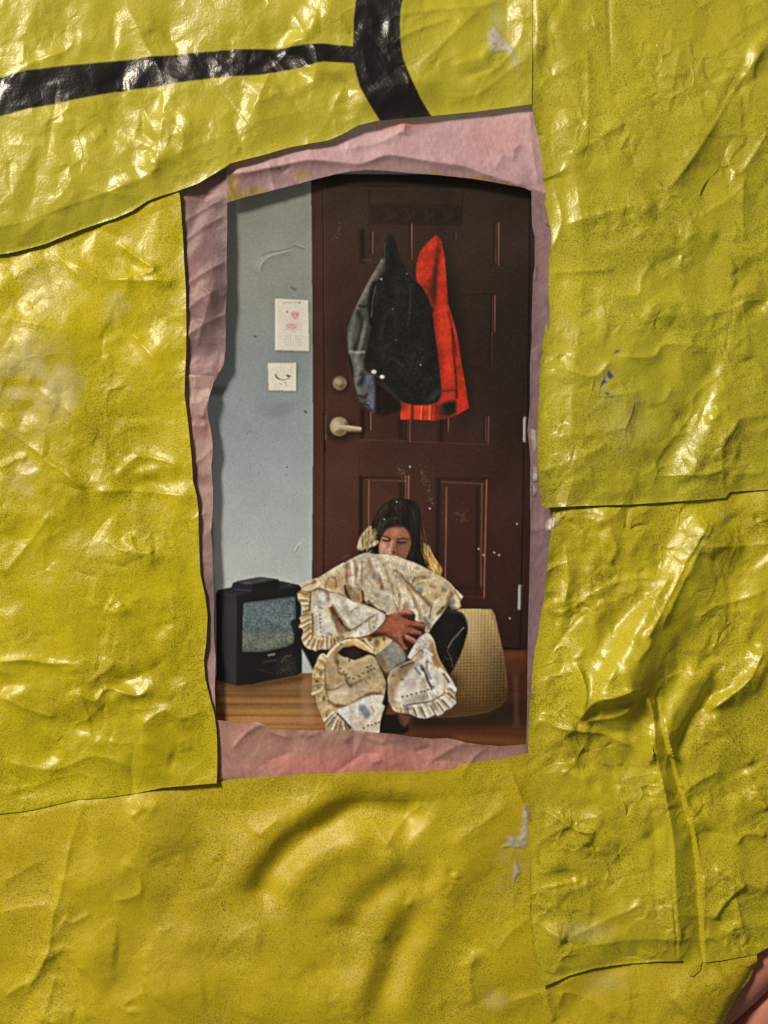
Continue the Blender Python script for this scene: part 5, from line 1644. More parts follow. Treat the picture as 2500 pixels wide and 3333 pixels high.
line(Z2([(800, 1090), (880, 1220), (980, 1300)]), 7, (66, 48, 28), .7, .9)
fill(Z2([(810, 1200), (860, 1200), (960, 1300), (880, 1350), (840, 1330)]), (170, 152, 116), 4, .7)
fill(Z2([(640, 620), (760, 625), (900, 695), (1060, 785), (1250, 840), (1400, 890), (1500, 940), (1480, 1000), (1330, 1090), (1150, 1220), (1010, 1290), (900, 1180), (760, 960), (660, 800)]), (212, 202, 176), 2, 1, grain=8)
for q, wd, c, al in (([(640, 640), (650, 780), (620, 850), (540, 860)], 6, (224, 208, 196), .8), ([(670, 830), (800, 1030), (990, 1290)], 5, (150, 128, 90), .6), ([(760, 640), (860, 780), (960, 1000), (1040, 1180)], 14, (190, 176, 140), .35), ([(1010, 960), (1090, 900), (1140, 890)], 5, (160, 144, 108), .7), ([(860, 780), (900, 740)], 6, (176, 160, 124), .6),
                     ([(900, 1290), (1010, 1290), (1150, 1220), (1330, 1090), (1480, 990)], 5, (132, 104, 62), .8), ([(1100, 820), (1280, 860), (1400, 920)], 10, (190, 166, 118), .5), ([(1310, 1090), (1440, 1060), (1480, 1000)], 9, (180, 142, 92), .7), ([(310, 1000), (330, 1200), (330, 1380)], 7, (170, 134, 84), .5), ([(270, 590), (262, 760), (250, 930)], 6, (110, 78, 38), .8), ([(300, 1000), (310, 1200), (300, 1400)], 5, (116, 82, 40), .7)):
    line(Z2(q), wd, c, al, .9)
fill(Z2([(980, 1380), (1160, 1250), (1330, 1120), (1480, 1000), (1500, 970), (1625, 1000), (1632, 1080), (1560, 1200), (1480, 1300), (1300, 1390), (1100, 1435)]), (218, 210, 190), 2, .95, grain=6)
for q, wd, c, al in (([(1330, 1120), (1340, 1220), (1370, 1320)], 10, (176, 142, 84), .7), ([(1180, 1190), (1260, 1150)], 7, (130, 134, 128), .7), ([(1480, 1010), (1470, 1100), (1400, 1150)], 8, (176, 140, 92), .7), ([(1500, 980), (1540, 1080), (1500, 1200)], 12, (232, 228, 214), .7), ([(1240, 1180), (1280, 1260), (1230, 1300)], 10, (228, 228, 222), .8)):
    line(Z2(q), wd, c, al, .9)
for (x, y, rx, ry, c) in ((1420, 1240, 30, 36, (110, 104, 100)), (1190, 1370, 30, 40, (196, 134, 108)), (1090, 1300, 16, 20, (120, 122, 116)), (430, 790, 50, 40, (150, 146, 130)), (450, 890, 50, 22, (120, 120, 108)), (440, 600, 26, 30, (130, 136, 126)), (620, 1370, 60, 34, (108, 108, 92)), (570, 1430, 30, 26, (110, 112, 96)), (490, 1410, 30, 16, (96, 92, 74))):
    p = Z2([(x, y)])[0]; blob(p[0], p[1], rx * .18, ry * .18, c, .55, 20)
for y in (1020, 1090, 1160, 1245, 1330):
    p = Z2([(440 + (y - 1000) * .06, y)])[0]; blob(p[0], p[1], 3.4, 3, (96, 98, 88), .8)
flowers(lf, 200, 41, FL, 1.5, 3.5, .35)
CLIP[0] = None
# middle frill under the hand, dark hollow and blue-grey fold below it
fill(C7([(330, 730), (480, 690), (640, 700), (760, 760), (800, 900), (860, 1000), (870, 1200), (820, 1480), (760, 1480), (760, 900), (420, 900)]), (56, 45, 33), 4, 1, False, pq)
blob(*Z4([(950, 310)])[0], 22, 18, (66, 46, 36), .8)
fill(C7([(745, 770), (800, 740), (880, 660), (940, 670), (1000, 730), (1030, 830), (960, 880), (870, 950), (820, 920), (770, 850)]), (138, 132, 110), 3, 1, True, pq, 8)
fill(C7([(750, 780), (800, 790), (880, 900), (850, 940), (790, 880)]), (130, 98, 58), 4, .8)
fill(C7([(840, 700), (920, 690), (960, 740), (900, 780)]), (140, 138, 124), 6, .6)
fr = C7([(300, 805), (345, 740), (400, 690), (480, 650), (600, 630), (700, 610), (820, 595), (905, 655), (860, 700), (800, 752), (745, 785), (650, 745), (560, 702), (450, 722), (400, 780), (330, 830)])
fill(fr, (196, 160, 100), 1, 1, False, pq, 7)
CLIP[0] = blur(inside(fr, PX, PY).astype(float), 1, 1)
for q, wd, c, al in (([(305, 810), (380, 720), (480, 655), (520, 650)], 7, (234, 224, 196), .95), ([(340, 810), (420, 720), (540, 690)], 8, (160, 122, 64), .6), ([(560, 640), (640, 680), (720, 760)], 7, (232, 214, 172), .8), ([(600, 640), (680, 690), (740, 740)], 8, (150, 108, 54), .7), ([(660, 650), (700, 700), (730, 730)], 6, (236, 224, 196), .8), ([(760, 780), (820, 740), (900, 660)], 5, (230, 212, 166), .9), ([(560, 625), (700, 620), (830, 598)], 9, (110, 80, 38), .7), ([(400, 770), (470, 720), (560, 700)], 5, (126, 94, 46), .6)):
    line(C7(q), wd, c, al, .9)
for (x, y, rx, ry, c) in ((765, 680, 24, 34, (112, 108, 90)), (830, 650, 14, 16, (120, 88, 40)), (700, 650, 20, 14, (120, 84, 40)), (440, 690, 14, 14, (120, 112, 88)), (640, 660, 14, 10, (110, 100, 72))):
    p = C7([(x, y)])[0]; blob(p[0], p[1], rx * .36, ry * .36, c, .8)
CLIP[0] = None
# lower left corner
ll = Z4([(265, 385), (310, 320), (370, 300), (410, 340), (430, 400), (520, 330), (640, 280), (700, 340), (760, 370), (830, 380), (900, 420), (1000, 430), (1120, 380), (1220, 330), (1320, 340), (1390, 420), (1450, 560), (1520, 700), (1575, 850), (1570, 980), (1540, 1150), (1500, 1280), (1560, 1330), (1510, 1450), (1470, 1600), (1455, 1700), (1450, 1850), (1100, 1850), (420, 1850), (400, 1700), (350, 1590), (300, 1450), (240, 1330), (200, 1120), (125, 1105), (140, 1000), (145, 850), (145, 680), (200, 540)])
fill(ll, (184, 160, 112), 1, 1, False, pq, 9)
CLIP[0] = blur(inside(ll, PX, PY).astype(float), 1, 1)
fill(Z4([(420, 420), (520, 400), (640, 520), (640, 680), (780, 740), (780, 860), (460, 1000), (400, 760)]), (174, 146, 94), 6, .8)
fill(Z4([(700, 400), (860, 400), (1000, 430), (1300, 340), (1400, 480), (1440, 600), (1100, 640), (900, 760), (760, 640), (660, 560)]), (170, 150, 106), 5, .8)
fill(Z4([(440, 1040), (700, 930), (780, 890), (950, 950), (1150, 850), (1300, 980), (1150, 1150), (850, 1290), (640, 1290), (480, 1220)]), (198, 180, 138), 8, .85)
fill(Z4([(740, 1010), (800, 960), (840, 1080), (760, 1220), (680, 1180)]), (216, 202, 166), 6, .7)
for q, wd, c, al in (([(640, 460), (650, 620), (680, 690), (780, 720), (830, 880), (900, 930)], 8, (120, 92, 48), .7), ([(430, 1010), (600, 990), (780, 890)], 7, (140, 112, 66), .6), ([(900, 930), (1100, 820), (1250, 770)], 8, (150, 124, 78), .6), ([(640, 1310), (850, 1320), (1100, 1180), (1300, 1080), (1500, 1100)], 10, (112, 86, 46), .8), ([(480, 1240), (560, 1300), (640, 1330)], 9, (120, 92, 52), .7), ([(620, 480), (600, 380), (640, 300)], 12, (110, 86, 46), .6), ([(1400, 440), (1470, 640), (1560, 860), (1550, 1040)], 8, (150, 126, 80), .6), ([(860, 390), (870, 450)], 5, (60, 48, 26), .8), ([(400, 420), (390, 700), (400, 900), (430, 1120), (480, 1280)], 7, (134, 100, 50), .7), ([(1180, 540), (1300, 520), (1420, 560)], 4, (196, 178, 136), .7)):
    line(Z4(q), wd, c, al, .9)
fill(Z4([(640, 1400), (780, 1340), (1000, 1230), (1180, 1140), (1380, 1110), (1540, 1110), (1500, 1280), (1560, 1330), (1510, 1450), (1470, 1600), (1450, 1850), (1000, 1850), (900, 1730), (780, 1600), (660, 1490)]), (204, 200, 184), 2, 1, grain=9)
fill(Z4([(900, 1560), (1100, 1560), (1400, 1600), (1450, 1850), (1000, 1850)]), (196, 178, 140), 8, .7)
fill(Z4([(1380, 1300), (1480, 1330), (1460, 1560), (1300, 1620)]), (190, 168, 120), 8, .6)
fill(Z4([(1050, 1330), (1150, 1290), (1250, 1380), (1290, 1480), (1250, 1560), (1180, 1580), (1110, 1480), (1050, 1400)]), (124, 136, 140), 3, .85)
fill(Z4([(1160, 1450), (1260, 1450), (1280, 1540), (1180, 1570)]), (108, 120, 118), 5, .7)
line(Z4([(1260, 1350), (1320, 1420), (1320, 1500)]), 5, (196, 146, 116), .8, .9)
line(Z4([(1300, 1330), (1350, 1430)]), 4, (120, 104, 80), .7, .9)
line(Z4([(640, 1480), (760, 1610), (880, 1740)]), 8, (92, 62, 56), .85, .8)
ruffle(Z4([(290, 330), (200, 540), (145, 700), (145, 880), (130, 1100), (200, 1180), (240, 1330), (310, 1470), (360, 1600)]), Z4([(420, 420), (390, 600), (370, 760), (390, 900), (400, 1000), (440, 1130), (480, 1230), (540, 1340), (560, 1420)]), 7, (208, 180, 116), (186, 150, 84), (160, 124, 62), 7)
ruffle(Z4([(350, 1590), (420, 1720), (500, 1800), (700, 1830), (880, 1780)]), Z4([(560, 1420), (600, 1480), (640, 1500), (700, 1560), (780, 1640)]), 5, (240, 230, 206), (176, 140, 86), (104, 80, 46), 8)
line(Z4([(125, 1105), (260, 1040), (340, 980)]), 5, (236, 218, 164), .8, .8)
line(Z4([(260, 385), (310, 320), (370, 300), (410, 350)]), 5, (222, 200, 142), .8, .8)
for (x, y, rx, ry, c) in ((315, 690, 36, 56, (112, 116, 96)), (235, 840, 34, 34, (104, 104, 80)), (370, 1180, 34, 44, (104, 108, 84)), (225, 580, 28, 36, (166, 122, 68)), (190, 720, 18, 22, (150, 120, 62)), (375, 620, 20, 26, (120, 112, 84)), (260, 1130, 40, 24, (166, 118, 72)), (300, 1260, 30, 24, (176, 142, 80)), (430, 1500, 26, 40, (120, 108, 76))):
    p = Z4([(x, y)])[0]; blob(p[0], p[1], rx * .17, ry * .17, c, .85, 10)
for (x, y) in ((755, 655), (810, 705), (865, 770), (950, 790), (1050, 735), (1135, 685), (1230, 655), (1295, 620), (1355, 600), (690, 590), (1210, 560), (1290, 535), (1405, 1080), (1460, 1050), (1150, 1750), (1230, 1700), (1300, 1690), (1380, 1660), (1440, 1640)):
    p = Z4([(x, y)])[0]; blob(p[0], p[1], 4.0, 3.2, (84, 86, 66), .75, -30)
CLIP[0] = None
# lower right corner
lr = Z5([(560, 660), (610, 560), (700, 400), (740, 310), (850, 200), (950, 145), (1020, 165), (1080, 250), (1120, 340), (1150, 480), (1180, 600), (1240, 740), (1330, 880), (1400, 1010), (1480, 1120), (1540, 1240), (1588, 1320), (1550, 1440), (1578, 1620), (1500, 1680), (1450, 1740), (1360, 1760), (1280, 1850), (1200, 1880), (1120, 1860), (1060, 1900), (920, 1940), (840, 1930), (720, 1900), (600, 1840), (400, 1820), (290, 1790), (240, 1740), (160, 1560), (150, 1300), (145, 1100), (200, 950), (330, 860), (480, 780), (640, 720)])
fill(lr, (200, 192, 168), 1, 1, False, pq, 9)
CLIP[0] = blur(inside(lr, PX, PY).astype(float), 1, 1)
fill(Z5([(140, 1080), (210, 930), (380, 840), (700, 780), (700, 900), (560, 1010), (440, 1180), (330, 1340), (300, 1640), (220, 1720), (140, 1500)]), (164, 140, 96), 5, .95)
fill(Z5([(380, 830), (640, 730), (720, 740), (690, 830), (430, 870)]), (120, 94, 54), 4, .8)
fill(Z5([(150, 1180), (240, 1160), (250, 1440), (170, 1460)]), (126, 128, 108), 6, .7)
line(Z5([(260, 1270), (300, 1360), (290, 1430)]), 6, (204, 144, 112), .8, .9)
fill(Z5([(1030, 270), (1110, 320), (1140, 480), (1180, 620), (1250, 760), (1370, 950), (1330, 990), (1220, 900), (1090, 830), (1060, 640), (1020, 420)]), (164, 126, 66), 4, .9)
fill(Z5([(800, 560), (880, 550), (900, 650), (830, 720), (770, 700)]), (182, 160, 104), 4, .8)
fill(Z5([(540, 1010), (700, 900), (860, 1000), (960, 1150), (980, 1330), (940, 1440), (560, 1530), (330, 1600), (320, 1400), (440, 1160)]), (208, 202, 182), 5, .8)
fill(Z5([(830, 1060), (920, 1060), (990, 1250), (1040, 1500), (840, 1560), (560, 1590), (900, 1400)]), (164, 146, 108), 7, .75)
for q, wd, c, al in (([(880, 900), (940, 1020), (990, 1160), (1060, 1290)], 7, (62, 58, 58), .85), ([(960, 760), (960, 900), (1000, 1020), (1040, 1100)], 6, (120, 122, 124), .8), ([(720, 880), (770, 960), (830, 1010)], 7, (120, 122, 130), .8), ([(790, 880), (840, 960), (890, 1000)], 5, (214, 224, 232), .8), ([(850, 840), (860, 900)], 9, (120, 92, 78), .8), ([(900, 760), (980, 740), (1050, 780)], 6, (126, 122, 112), .7), ([(900, 540), (920, 640), (900, 740)], 8, (228, 222, 206), .9), ([(800, 530), (860, 500), (880, 560)], 4, (130, 106, 66), .8), ([(640, 700), (720, 620), (790, 560)], 4, (150, 110, 82), .8), ([(930, 510), (1000, 560), (1070, 610)], 6, (238, 232, 214), .9), ([(1000, 620), (1040, 740)], 8, (232, 228, 210), .8), ([(560, 660), (640, 500), (720, 400)], 10, (230, 226, 210), .8), ([(640, 440), (700, 460), (760, 500)], 4, (170, 164, 140), .6),
                     ([(470, 1680), (700, 1630), (1000, 1590), (1160, 1520), (1280, 1450), (1340, 1400)], 5, (116, 92, 54), .85), ([(1300, 1000), (1360, 1080), (1420, 1180)], 6, (120, 84, 36), .8), ([(1240, 900), (1300, 960)], 8, (236, 230, 206), .9), ([(980, 1300), (1000, 1420), (1040, 1520)], 5, (236, 228, 204), .8), ([(1090, 1340), (1160, 1420)], 5, (232, 224, 200), .8), ([(1200, 1330), (1280, 1400)], 5, (226, 214, 184), .8), ([(1340, 1200), (1320, 1340), (1300, 1420)], 6, (176, 150, 100), .7), ([(1120, 1050), (1180, 1180), (1160, 1260)], 8, (178, 170, 146), .6), ([(420, 870), (560, 800), (680, 760)], 4, (72, 54, 30), .7)):
    line(Z5(q), wd, c, al, .9)
blob(*Z5([(640, 1180)])[0], 17, 14, (200, 166, 156), .75)
blob(*Z5([(630, 1160)])[0], 7, 5, (208, 190, 180), .6)
ruffle(Z5([(1588, 1320), (1560, 1440), (1575, 1620), (1450, 1740), (1360, 1770), (1240, 1880), (1060, 1900), (900, 1940), (760, 1910), (580, 1830), (400, 1810), (290, 1790)]), Z5([(1420, 1200), (1360, 1330), (1330, 1440), (1200, 1510), (1100, 1560), (1000, 1610), (860, 1630), (740, 1650), (620, 1670), (520, 1690), (420, 1690), (300, 1720)]), 9, (232, 224, 200), (190, 158, 104), (108, 78, 40), 12)
blob(*Z5([(1110, 1700)])[0], 10, 16, (140, 122, 100), .7, -30)
blob(*Z5([(560, 1730)])[0], 10, 7, (116, 126, 138), .75, 10)
line(Z5([(330, 1730), (440, 1740), (540, 1800)]), 9, (206, 164, 98), .8, .9)
for (x, y) in ((455, 1485), (550, 1470), (640, 1435), (740, 1410), (845, 1375), (915, 1375), (985, 1330), (1060, 1330)):
    p = Z5([(x, y)])[0]; blob(p[0], p[1], 4.0, 3.6, (88, 90, 80), .75, -30)
for (x, y, rx, ry, c) in ((1100, 1280, 40, 36, (120, 118, 104)), (440, 1120, 40, 30, (120, 112, 92)), (330, 1160, 50, 24, (176, 126, 82)), (260, 1050, 30, 24, (120, 104, 70)), (1170, 1100, 20, 50, (170, 168, 156)), (1010, 320, 30, 30, (150, 146, 138)), (930, 390, 30, 30, (160, 154, 144))):
    p = Z5([(x, y)])[0]; blob(p[0], p[1], rx * .157, ry * .157, c, .7, 10)
flowers(lr, 120, 51, FL, 1.5, 3.5, .3)
CLIP[0] = None

# hand clasped over the quilt
hand = Z3([(0, 1420), (100, 1350), (180, 1270), (270, 1180), (290, 1110), (360, 1090), (440, 1050), (520, 1025), (620, 1020), (690, 1040), (735, 1075), (690, 1090), (600, 1095), (520, 1110), (580, 1150), (680, 1190), (790, 1205), (880, 1240), (905, 1280), (890, 1310), (800, 1290), (680, 1275), (720, 1310), (800, 1350), (845, 1370), (835, 1400), (790, 1410), (700, 1400), (640, 1390), (600, 1400), (640, 1430), (700, 1460), (760, 1500), (730, 1540), (690, 1540), (620, 1500), (560, 1460), (560, 1540), (590, 1580), (620, 1640), (560, 1640), (480, 1560), (400, 1500), (300, 1430), (200, 1390), (80, 1400)])
fill(Z3([(540, 1120), (720, 1090), (760, 1110), (640, 1160), (600, 1150)]), (70, 52, 36), 3, .85)
fill(hand, (152, 84, 60), 1, 1, True, part('printed_hand'), 6)
CLIP[0] = blur(inside(smooth_line(hand, 5, True), PX, PY).astype(float), 1, 1)
fill(Z3([(180, 1300), (300, 1180), (450, 1100), (560, 1180), (640, 1280), (560, 1380), (420, 1400), (300, 1380)]), (166, 92, 66), 8, .7)
for q, wd, c, al in (([(430, 1060), (540, 1035), (640, 1040), (700, 1065)], 7, (206, 130, 108), .85), ([(600, 1180), (720, 1210), (860, 1245)], 9, (178, 98, 70), .7), ([(620, 1310), (720, 1340), (820, 1370)], 7, (172, 92, 68), .7), ([(600, 1420), (680, 1460), (740, 1500)], 8, (206, 122, 100), .85), ([(640, 1275), (720, 1280), (880, 1300)], 6, (84, 42, 30), .85), ([(600, 1395), (700, 1405), (800, 1405)], 6, (88, 44, 32), .8), ([(520, 1105), (600, 1098), (720, 1085)], 5, (84, 46, 34), .8), ([(550, 1440), (560, 1520), (600, 1590)], 7, (74, 38, 28), .8), ([(100, 1400), (250, 1400), (400, 1480), (520, 1600)], 10, (104, 54, 38), .7), ([(60, 1390), (180, 1280), (270, 1180)], 8, (120, 66, 48), .6), ([(470, 1440), (530, 1540), (590, 1620)], 6, (170, 96, 72), .7), ([(690, 1045), (730, 1075)], 5, (100, 56, 44), .7)):
    line(Z3(q), wd, c, al, .9)
CLIP[0] = None
fill(Z3([(0, 1430), (120, 1360), (250, 1400), (330, 1460), (200, 1440), (60, 1460)]), (64, 42, 26), 3, .7)

# --- red hooded sweatshirt, then the black jacket over it
pr = part('printed_red_hoodie')
hood = C4([(1022, 160), (1050, 178), (1074, 215), (1090, 290), (1104, 380), (1114, 500), (1124, 640), (1132, 780), (1165, 880), (1195, 980), (1225, 1110), (1252, 1300), (1275, 1430), (1292, 1520), (1308, 1640), (1322, 1728), (1230, 1785), (1120, 1820), (1030, 1842), (860, 1836), (702, 1836), (704, 1660), (1040, 1680), (1060, 1500), (1040, 1250), (1005, 1050), (990, 900), (1010, 830), (980, 800), (955, 720), (900, 640), (850, 590), (842, 500), (850, 400), (880, 310), (945, 230)])
blob(*C4([(1180, 1000)])[0], 40, 250, (24, 17, 14), .5, -8)
fill(hood, (170, 42, 27), 1, 1, False, pr, 9)
CLIP[0] = blur((IDM == pr).astype(float), 1, 1)
fill(C4([(1000, 480), (1040, 220), (1020, 170), (1060, 200), (1050, 480), (1030, 780), (1010, 820), (960, 700)]), (92, 30, 24), 5, .85)
fill(C4([(900, 620), (980, 560), (1010, 780), (985, 810), (950, 720)]), (122, 36, 28), 6, .7)
fill(C4([(860, 400), (930, 270), (1010, 190), (1005, 350), (960, 560), (880, 560)]), (184, 44, 28), 7, .8)
fill(C4([(1060, 300), (1100, 400), (1120, 640), (1128, 800), (1040, 800), (1045, 560)]), (188, 45, 28), 6, .85)
fill(C4([(1040, 820), (1130, 800), (1165, 1000), (1195, 1300), (1198, 1560), (1090, 1560), (1060, 1300), (1020, 1000)]), (198, 48, 30), 7, .9)
fill(C4([(1150, 880), (1200, 1050), (1250, 1350), (1310, 1720), (1215, 1760), (1205, 1560), (1195, 1300), (1170, 1050)]), (178, 42, 27), 6, .8)
fill(C4([(1000, 950), (1060, 1240), (1070, 1540), (1050, 1560), (1030, 1250), (1000, 1050)]), (142, 36, 26), 5, .8)
fill(C4([(1080, 1570), (1195, 1560), (1202, 1655), (1098, 1668)]), (186, 50, 34), 3, .9)
line(C4([(1082, 1578), (1190, 1568)]), 4, (120, 30, 22), .7, .9)
fill(C4([(1070, 1690), (1205, 1660), (1215, 1780), (1110, 1815), (1050, 1780)]), (58, 30, 25), 4, .95)
fill(C4([(1020, 1700), (1090, 1690), (1110, 1810), (1040, 1840)]), (110, 38, 30), 6, .8)
fill(C4([(704, 1690), (1000, 1700), (1010, 1838), (702, 1836)]), (206, 54, 34), 3, .85)
fill(C4([(702, 1680), (780, 1690), (760, 1740), (704, 1760)]), (130, 40, 32), 5, .8)
for x, wd, c, al in ((808, 9, (104, 32, 24), .85), (890, 4, (236, 88, 60), .8), (905, 5, (150, 40, 28), .6), (965, 5, (236, 92, 66), .8), (985, 5, (140, 38, 28), .6)):
    line(C4([(x + 4, 1700), (x, 1830)]), wd, c, al, .9, False)
for q, wd, c, al in (([(1168, 1010), (1182, 1200), (1205, 1450), (1212, 1640)], 7, (112, 30, 22), .8), ([(1136, 860), (1180, 1050), (1210, 1250)], 6, (110, 30, 24), .6), ([(1060, 1150), (1085, 1300), (1080, 1500)], 8, (178, 42, 27), .6), ([(900, 350), (930, 420), (960, 380)], 5, (160, 38, 26), .4), ([(910, 470), (950, 430), (970, 500)], 5, (160, 38, 26), .4), ([(1022, 165), (1055, 190), (1075, 230)], 4, (150, 34, 24), .7)):
    line(C4(q), wd, c, al, .9)
CLIP[0] = None
pj = part('printed_black_jacket')
jk = C4([(560, 215), (580, 165), (610, 148), (640, 158), (662, 210), (680, 290), (720, 400), (780, 520), (850, 590), (905, 640), (950, 735), (985, 830), (1000, 920), (1012, 1050), (1040, 1220), (1058, 1400), (1075, 1560), (1066, 1640), (1040, 1675), (960, 1702), (860, 1706), (790, 1694), (715, 1675), (640, 1610), (560, 1530), (480, 1472), (474, 1560), (468, 1690), (462, 1785), (430, 1755), (400, 1730), (330, 1690), (312, 1630), (292, 1560), (272, 1450), (244, 1330), (228, 1235), (216, 1100), (206, 1000), (240, 900), (290, 820), (330, 740), (400, 600), (470, 480), (530, 370)])
blob(*C4([(150, 1200)])[0], 30, 120, (40, 24, 18), .4)
fill(C4([(470, 1480), (700, 1680), (700, 1760), (560, 1800), (470, 1785)]), (27, 21, 18), 3, .95, False, pj)
fill(jk, (28, 27, 25), 1, 1, False, pj, 4)
CLIP[0] = blur((IDM == pj).astype(float), 1, 1)
slv = C4([(540, 380), (555, 480), (500, 560), (440, 620), (420, 760), (430, 900), (430, 980), (400, 1150), (370, 1300), (380, 1380), (440, 1420), (470, 1480), (465, 1785), (320, 1690), (270, 1450), (228, 1235), (206, 1000), (300, 800), (400, 600)])
fill(slv, (64, 62, 58), 3, .9)
for q, wd, c, al in (([(535, 390), (450, 520), (380, 660), (310, 800)], 15, (98, 92, 86), .75), ([(460, 600), (430, 720), (425, 860), (440, 960)], 11, (22, 21, 20), .9), ([(480, 620), (450, 760), (440, 900)], 3, (84, 80, 74), .7), ([(330, 800), (370, 810), (420, 800)], 7, (36, 34, 32), .8), ([(300, 840), (270, 960), (240, 1100), (240, 1230)], 14, (88, 86, 82), .7), ([(320, 860), (350, 960), (330, 1080), (300, 1200)], 12, (40, 39, 37), .8), ([(380, 960), (360, 1060), (330, 1180), (290, 1300)], 10, (94, 92, 90), .7), ([(410, 1000), (390, 1120), (350, 1240)], 9, (44, 43, 41), .7), ([(250, 1215), (300, 1225), (370, 1220)], 8, (118, 116, 112), .7), ([(235, 1250), (260, 1350), (275, 1450)], 5, (20, 18, 18), .9), ([(290, 1260), (320, 1380), (300, 1500), (330, 1600)], 18, (92, 92, 92), .75), ([(350, 1420), (370, 1450), (330, 1510)], 13, (38, 38, 42), .85), ([(400, 1460), (390, 1560), (420, 1640)], 14, (76, 78, 88), .8), ([(330, 1620), (380, 1630), (400, 1600)], 8, (38, 38, 42), .8), ([(440, 1440), (440, 1600), (445, 1770)], 16, (70, 70, 86), .7), ([(330, 1690), (400, 1700), (440, 1760)], 7, (40, 40, 52), .8), ([(430, 640), (490, 700), (480, 800)], 5, (60, 58, 54), .5)):
    line(C4(q), wd, c, al, 1)
for q, wd, c, al in (([(560, 230), (556, 330), (560, 480)], 4, (62, 60, 56), .6), ([(650, 620), (680, 740), (640, 820), (560, 900), (520, 1100)], 12, (40, 39, 37), .6), ([(790, 640), (790, 800), (770, 980)], 4, (56, 54, 50), .5), ([(650, 860), (660, 1000)], 12, (40, 40, 38), .5), ([(420, 1380), (540, 1490), (640, 1600), (720, 1680)], 4, (62, 58, 52), .6), ([(720, 1680), (860, 1706), (1000, 1692), (1062, 1640)], 6, (50, 48, 46), .6), ([(1000, 1620), (1060, 1570)], 16, (56, 54, 54), .6), ([(940, 1670), (1000, 1640)], 10, (54, 52, 50), .5), ([(600, 180), (620, 300), (640, 480)], 18, (17, 17, 16), .7)):
    line(C4(q), wd, c, al, 1)
g = np.random.default_rng(21)
for _ in range(320):
    p = C4([(840 + g.normal(0, 140), 1350 + g.normal(0, 110))])[0]
    blob(p[0], p[1], 1.3, .9, (92, 86, 76), g.uniform(.05, .45), g.uniform(0, 180))
for _ in range(200):
    p = C4([(g.uniform(480, 1000), g.uniform(300, 1500))])[0]
    blob(p[0], p[1], 1.0, .8, (76, 72, 66), g.uniform(.05, .4), g.uniform(0, 180))
for x, y, r, c in ((462, 1400, 7.5, (178, 146, 118)), (536, 1446, 7.5, (206, 182, 146)), (528, 560, 5, (190, 186, 176)), (446, 1500, 2.6, (210, 210, 214)), (408, 1682, 2.6, (214, 214, 220)), (760, 512, 4, (128, 128, 122)), (852, 240, 5, (104, 102, 96)), (886, 1338, 4, (176, 170, 160)), (664, 1112, 3, (150, 148, 140)), (632, 834, 2.4, (170, 166, 158)), (540, 1755, 4, (58, 52, 48)), (486, 1750, 3, (54, 48, 44))):
    p = C4([(x, y)])[0]
    k_ = .9 if r > 7 else .55
    blob(p[0], p[1], r * k_, r * .7 * k_ / .9, c, k_, 0, 1.4)
p = C4([(536, 1446)])[0]; blob(p[0], p[1], 3, 2.6, (236, 226, 204), .9)
p = C4([(462, 1400)])[0]; blob(p[0] + .5, p[1], 2, 2, (120, 84, 70), .8)
CLIP[0] = None

# cloth puckers, hair strands and the snap of a real print
def reg(*names):
    m = np.zeros((PHI, PWI))
    for n in names:
        m += IDM == part(n)
    return blur(m, 1, 1)[..., None]


def strands(cx, cy, seed):
    a = vnoise((PHI // cy + 2, PWI), cx, seed)
    return np.repeat(a, cy, 0)[:PHI]


q = reg('printed_quilt')
grey = IMG.mean(-1, keepdims=True)
IMG = IMG * (1 - .16 * q) + (grey * .16 + np.array((0, 0, 5.))) * q
def punch(mask, k, r):
    global IMG
    m = mask[..., 0] + 1e-4
    w_ = blur(m, r, 2)[..., None]
    mean = np.stack([blur(IMG[..., c] * m, r, 2) for c in range(3)], -1) / w_
    IMG = IMG + mask * (k - 1) * (IMG - mean)


punch(q, 1.28, 22)
n_ = (.13 * PN[8] + .18 * PN[16] + .08 * PN[4] + .24 * PN[40])[..., None]
IMG = IMG * (1 + q * n_)
j_ = reg('printed_black_jacket', 'printed_leggings', 'printed_leggings.001')
punch(j_, 1.35, 26)
IMG = np.clip(IMG, 6, 250)
IMG = IMG * (1 + j_ * (.2 * PN[16] + .1 * PN[8] + .1 * PN[4] + .3 * PN[40])[..., None])
sl_ = j_ * (np.clip(PX - 1120, 0, None) < 110)[..., None] * (PY > 820)[..., None] * (PX < 1225)[..., None]
IMG = IMG + blur(sl_[..., 0], 6)[..., None] * np.clip(IMG - 40, 0, None) * .45
h_ = reg('printed_hair')
st_ = (strands(2, 14, 901) - .5 + .7 * (blur(strands(4, 26, 902), 2, 1) - .5))[..., None]
IMG = IMG * (1 + h_ * .75 * blur(st_[..., 0], 1, 1)[..., None])
f_ = reg('printed_person', 'printed_hand')
grey = IMG.mean(-1, keepdims=True)
IMG = IMG * (1 - .12 * f_) + grey * 1.04 * .12 * f_
IMG = IMG * (1 + f_ * (.16 * PN[8] + .14 * PN[4])[..., None])
r_ = reg('printed_red_hoodie')
punch(r_, 1.6, 24)
IMG = IMG * (1 + r_ * (.16 * PN[16] + .08 * PN[8] + .08 * PN[4] + .26 * PN[40])[..., None])
d_r = reg('printed_door')[..., 0]
IMG[..., 0] *= 1 - .06 * d_r
IMG[..., 0] -= r_[..., 0] * 12
IMG[..., 1] += r_[..., 0] * 3
IMG = np.clip(IMG, 4, 250)
sh_ = np.stack([blur(IMG[..., k], 2, 2) for k in range(3)], -1)
IMG = IMG + .75 * (IMG - sh_)
wide_ = np.stack([blur(IMG[..., k], 14, 2) for k in range(3)], -1)
IMG = IMG + .16 * (IMG - wide_)
IMG += (PN[2] * 5)[..., None]
IMG = np.clip(IMG, 4, 248)

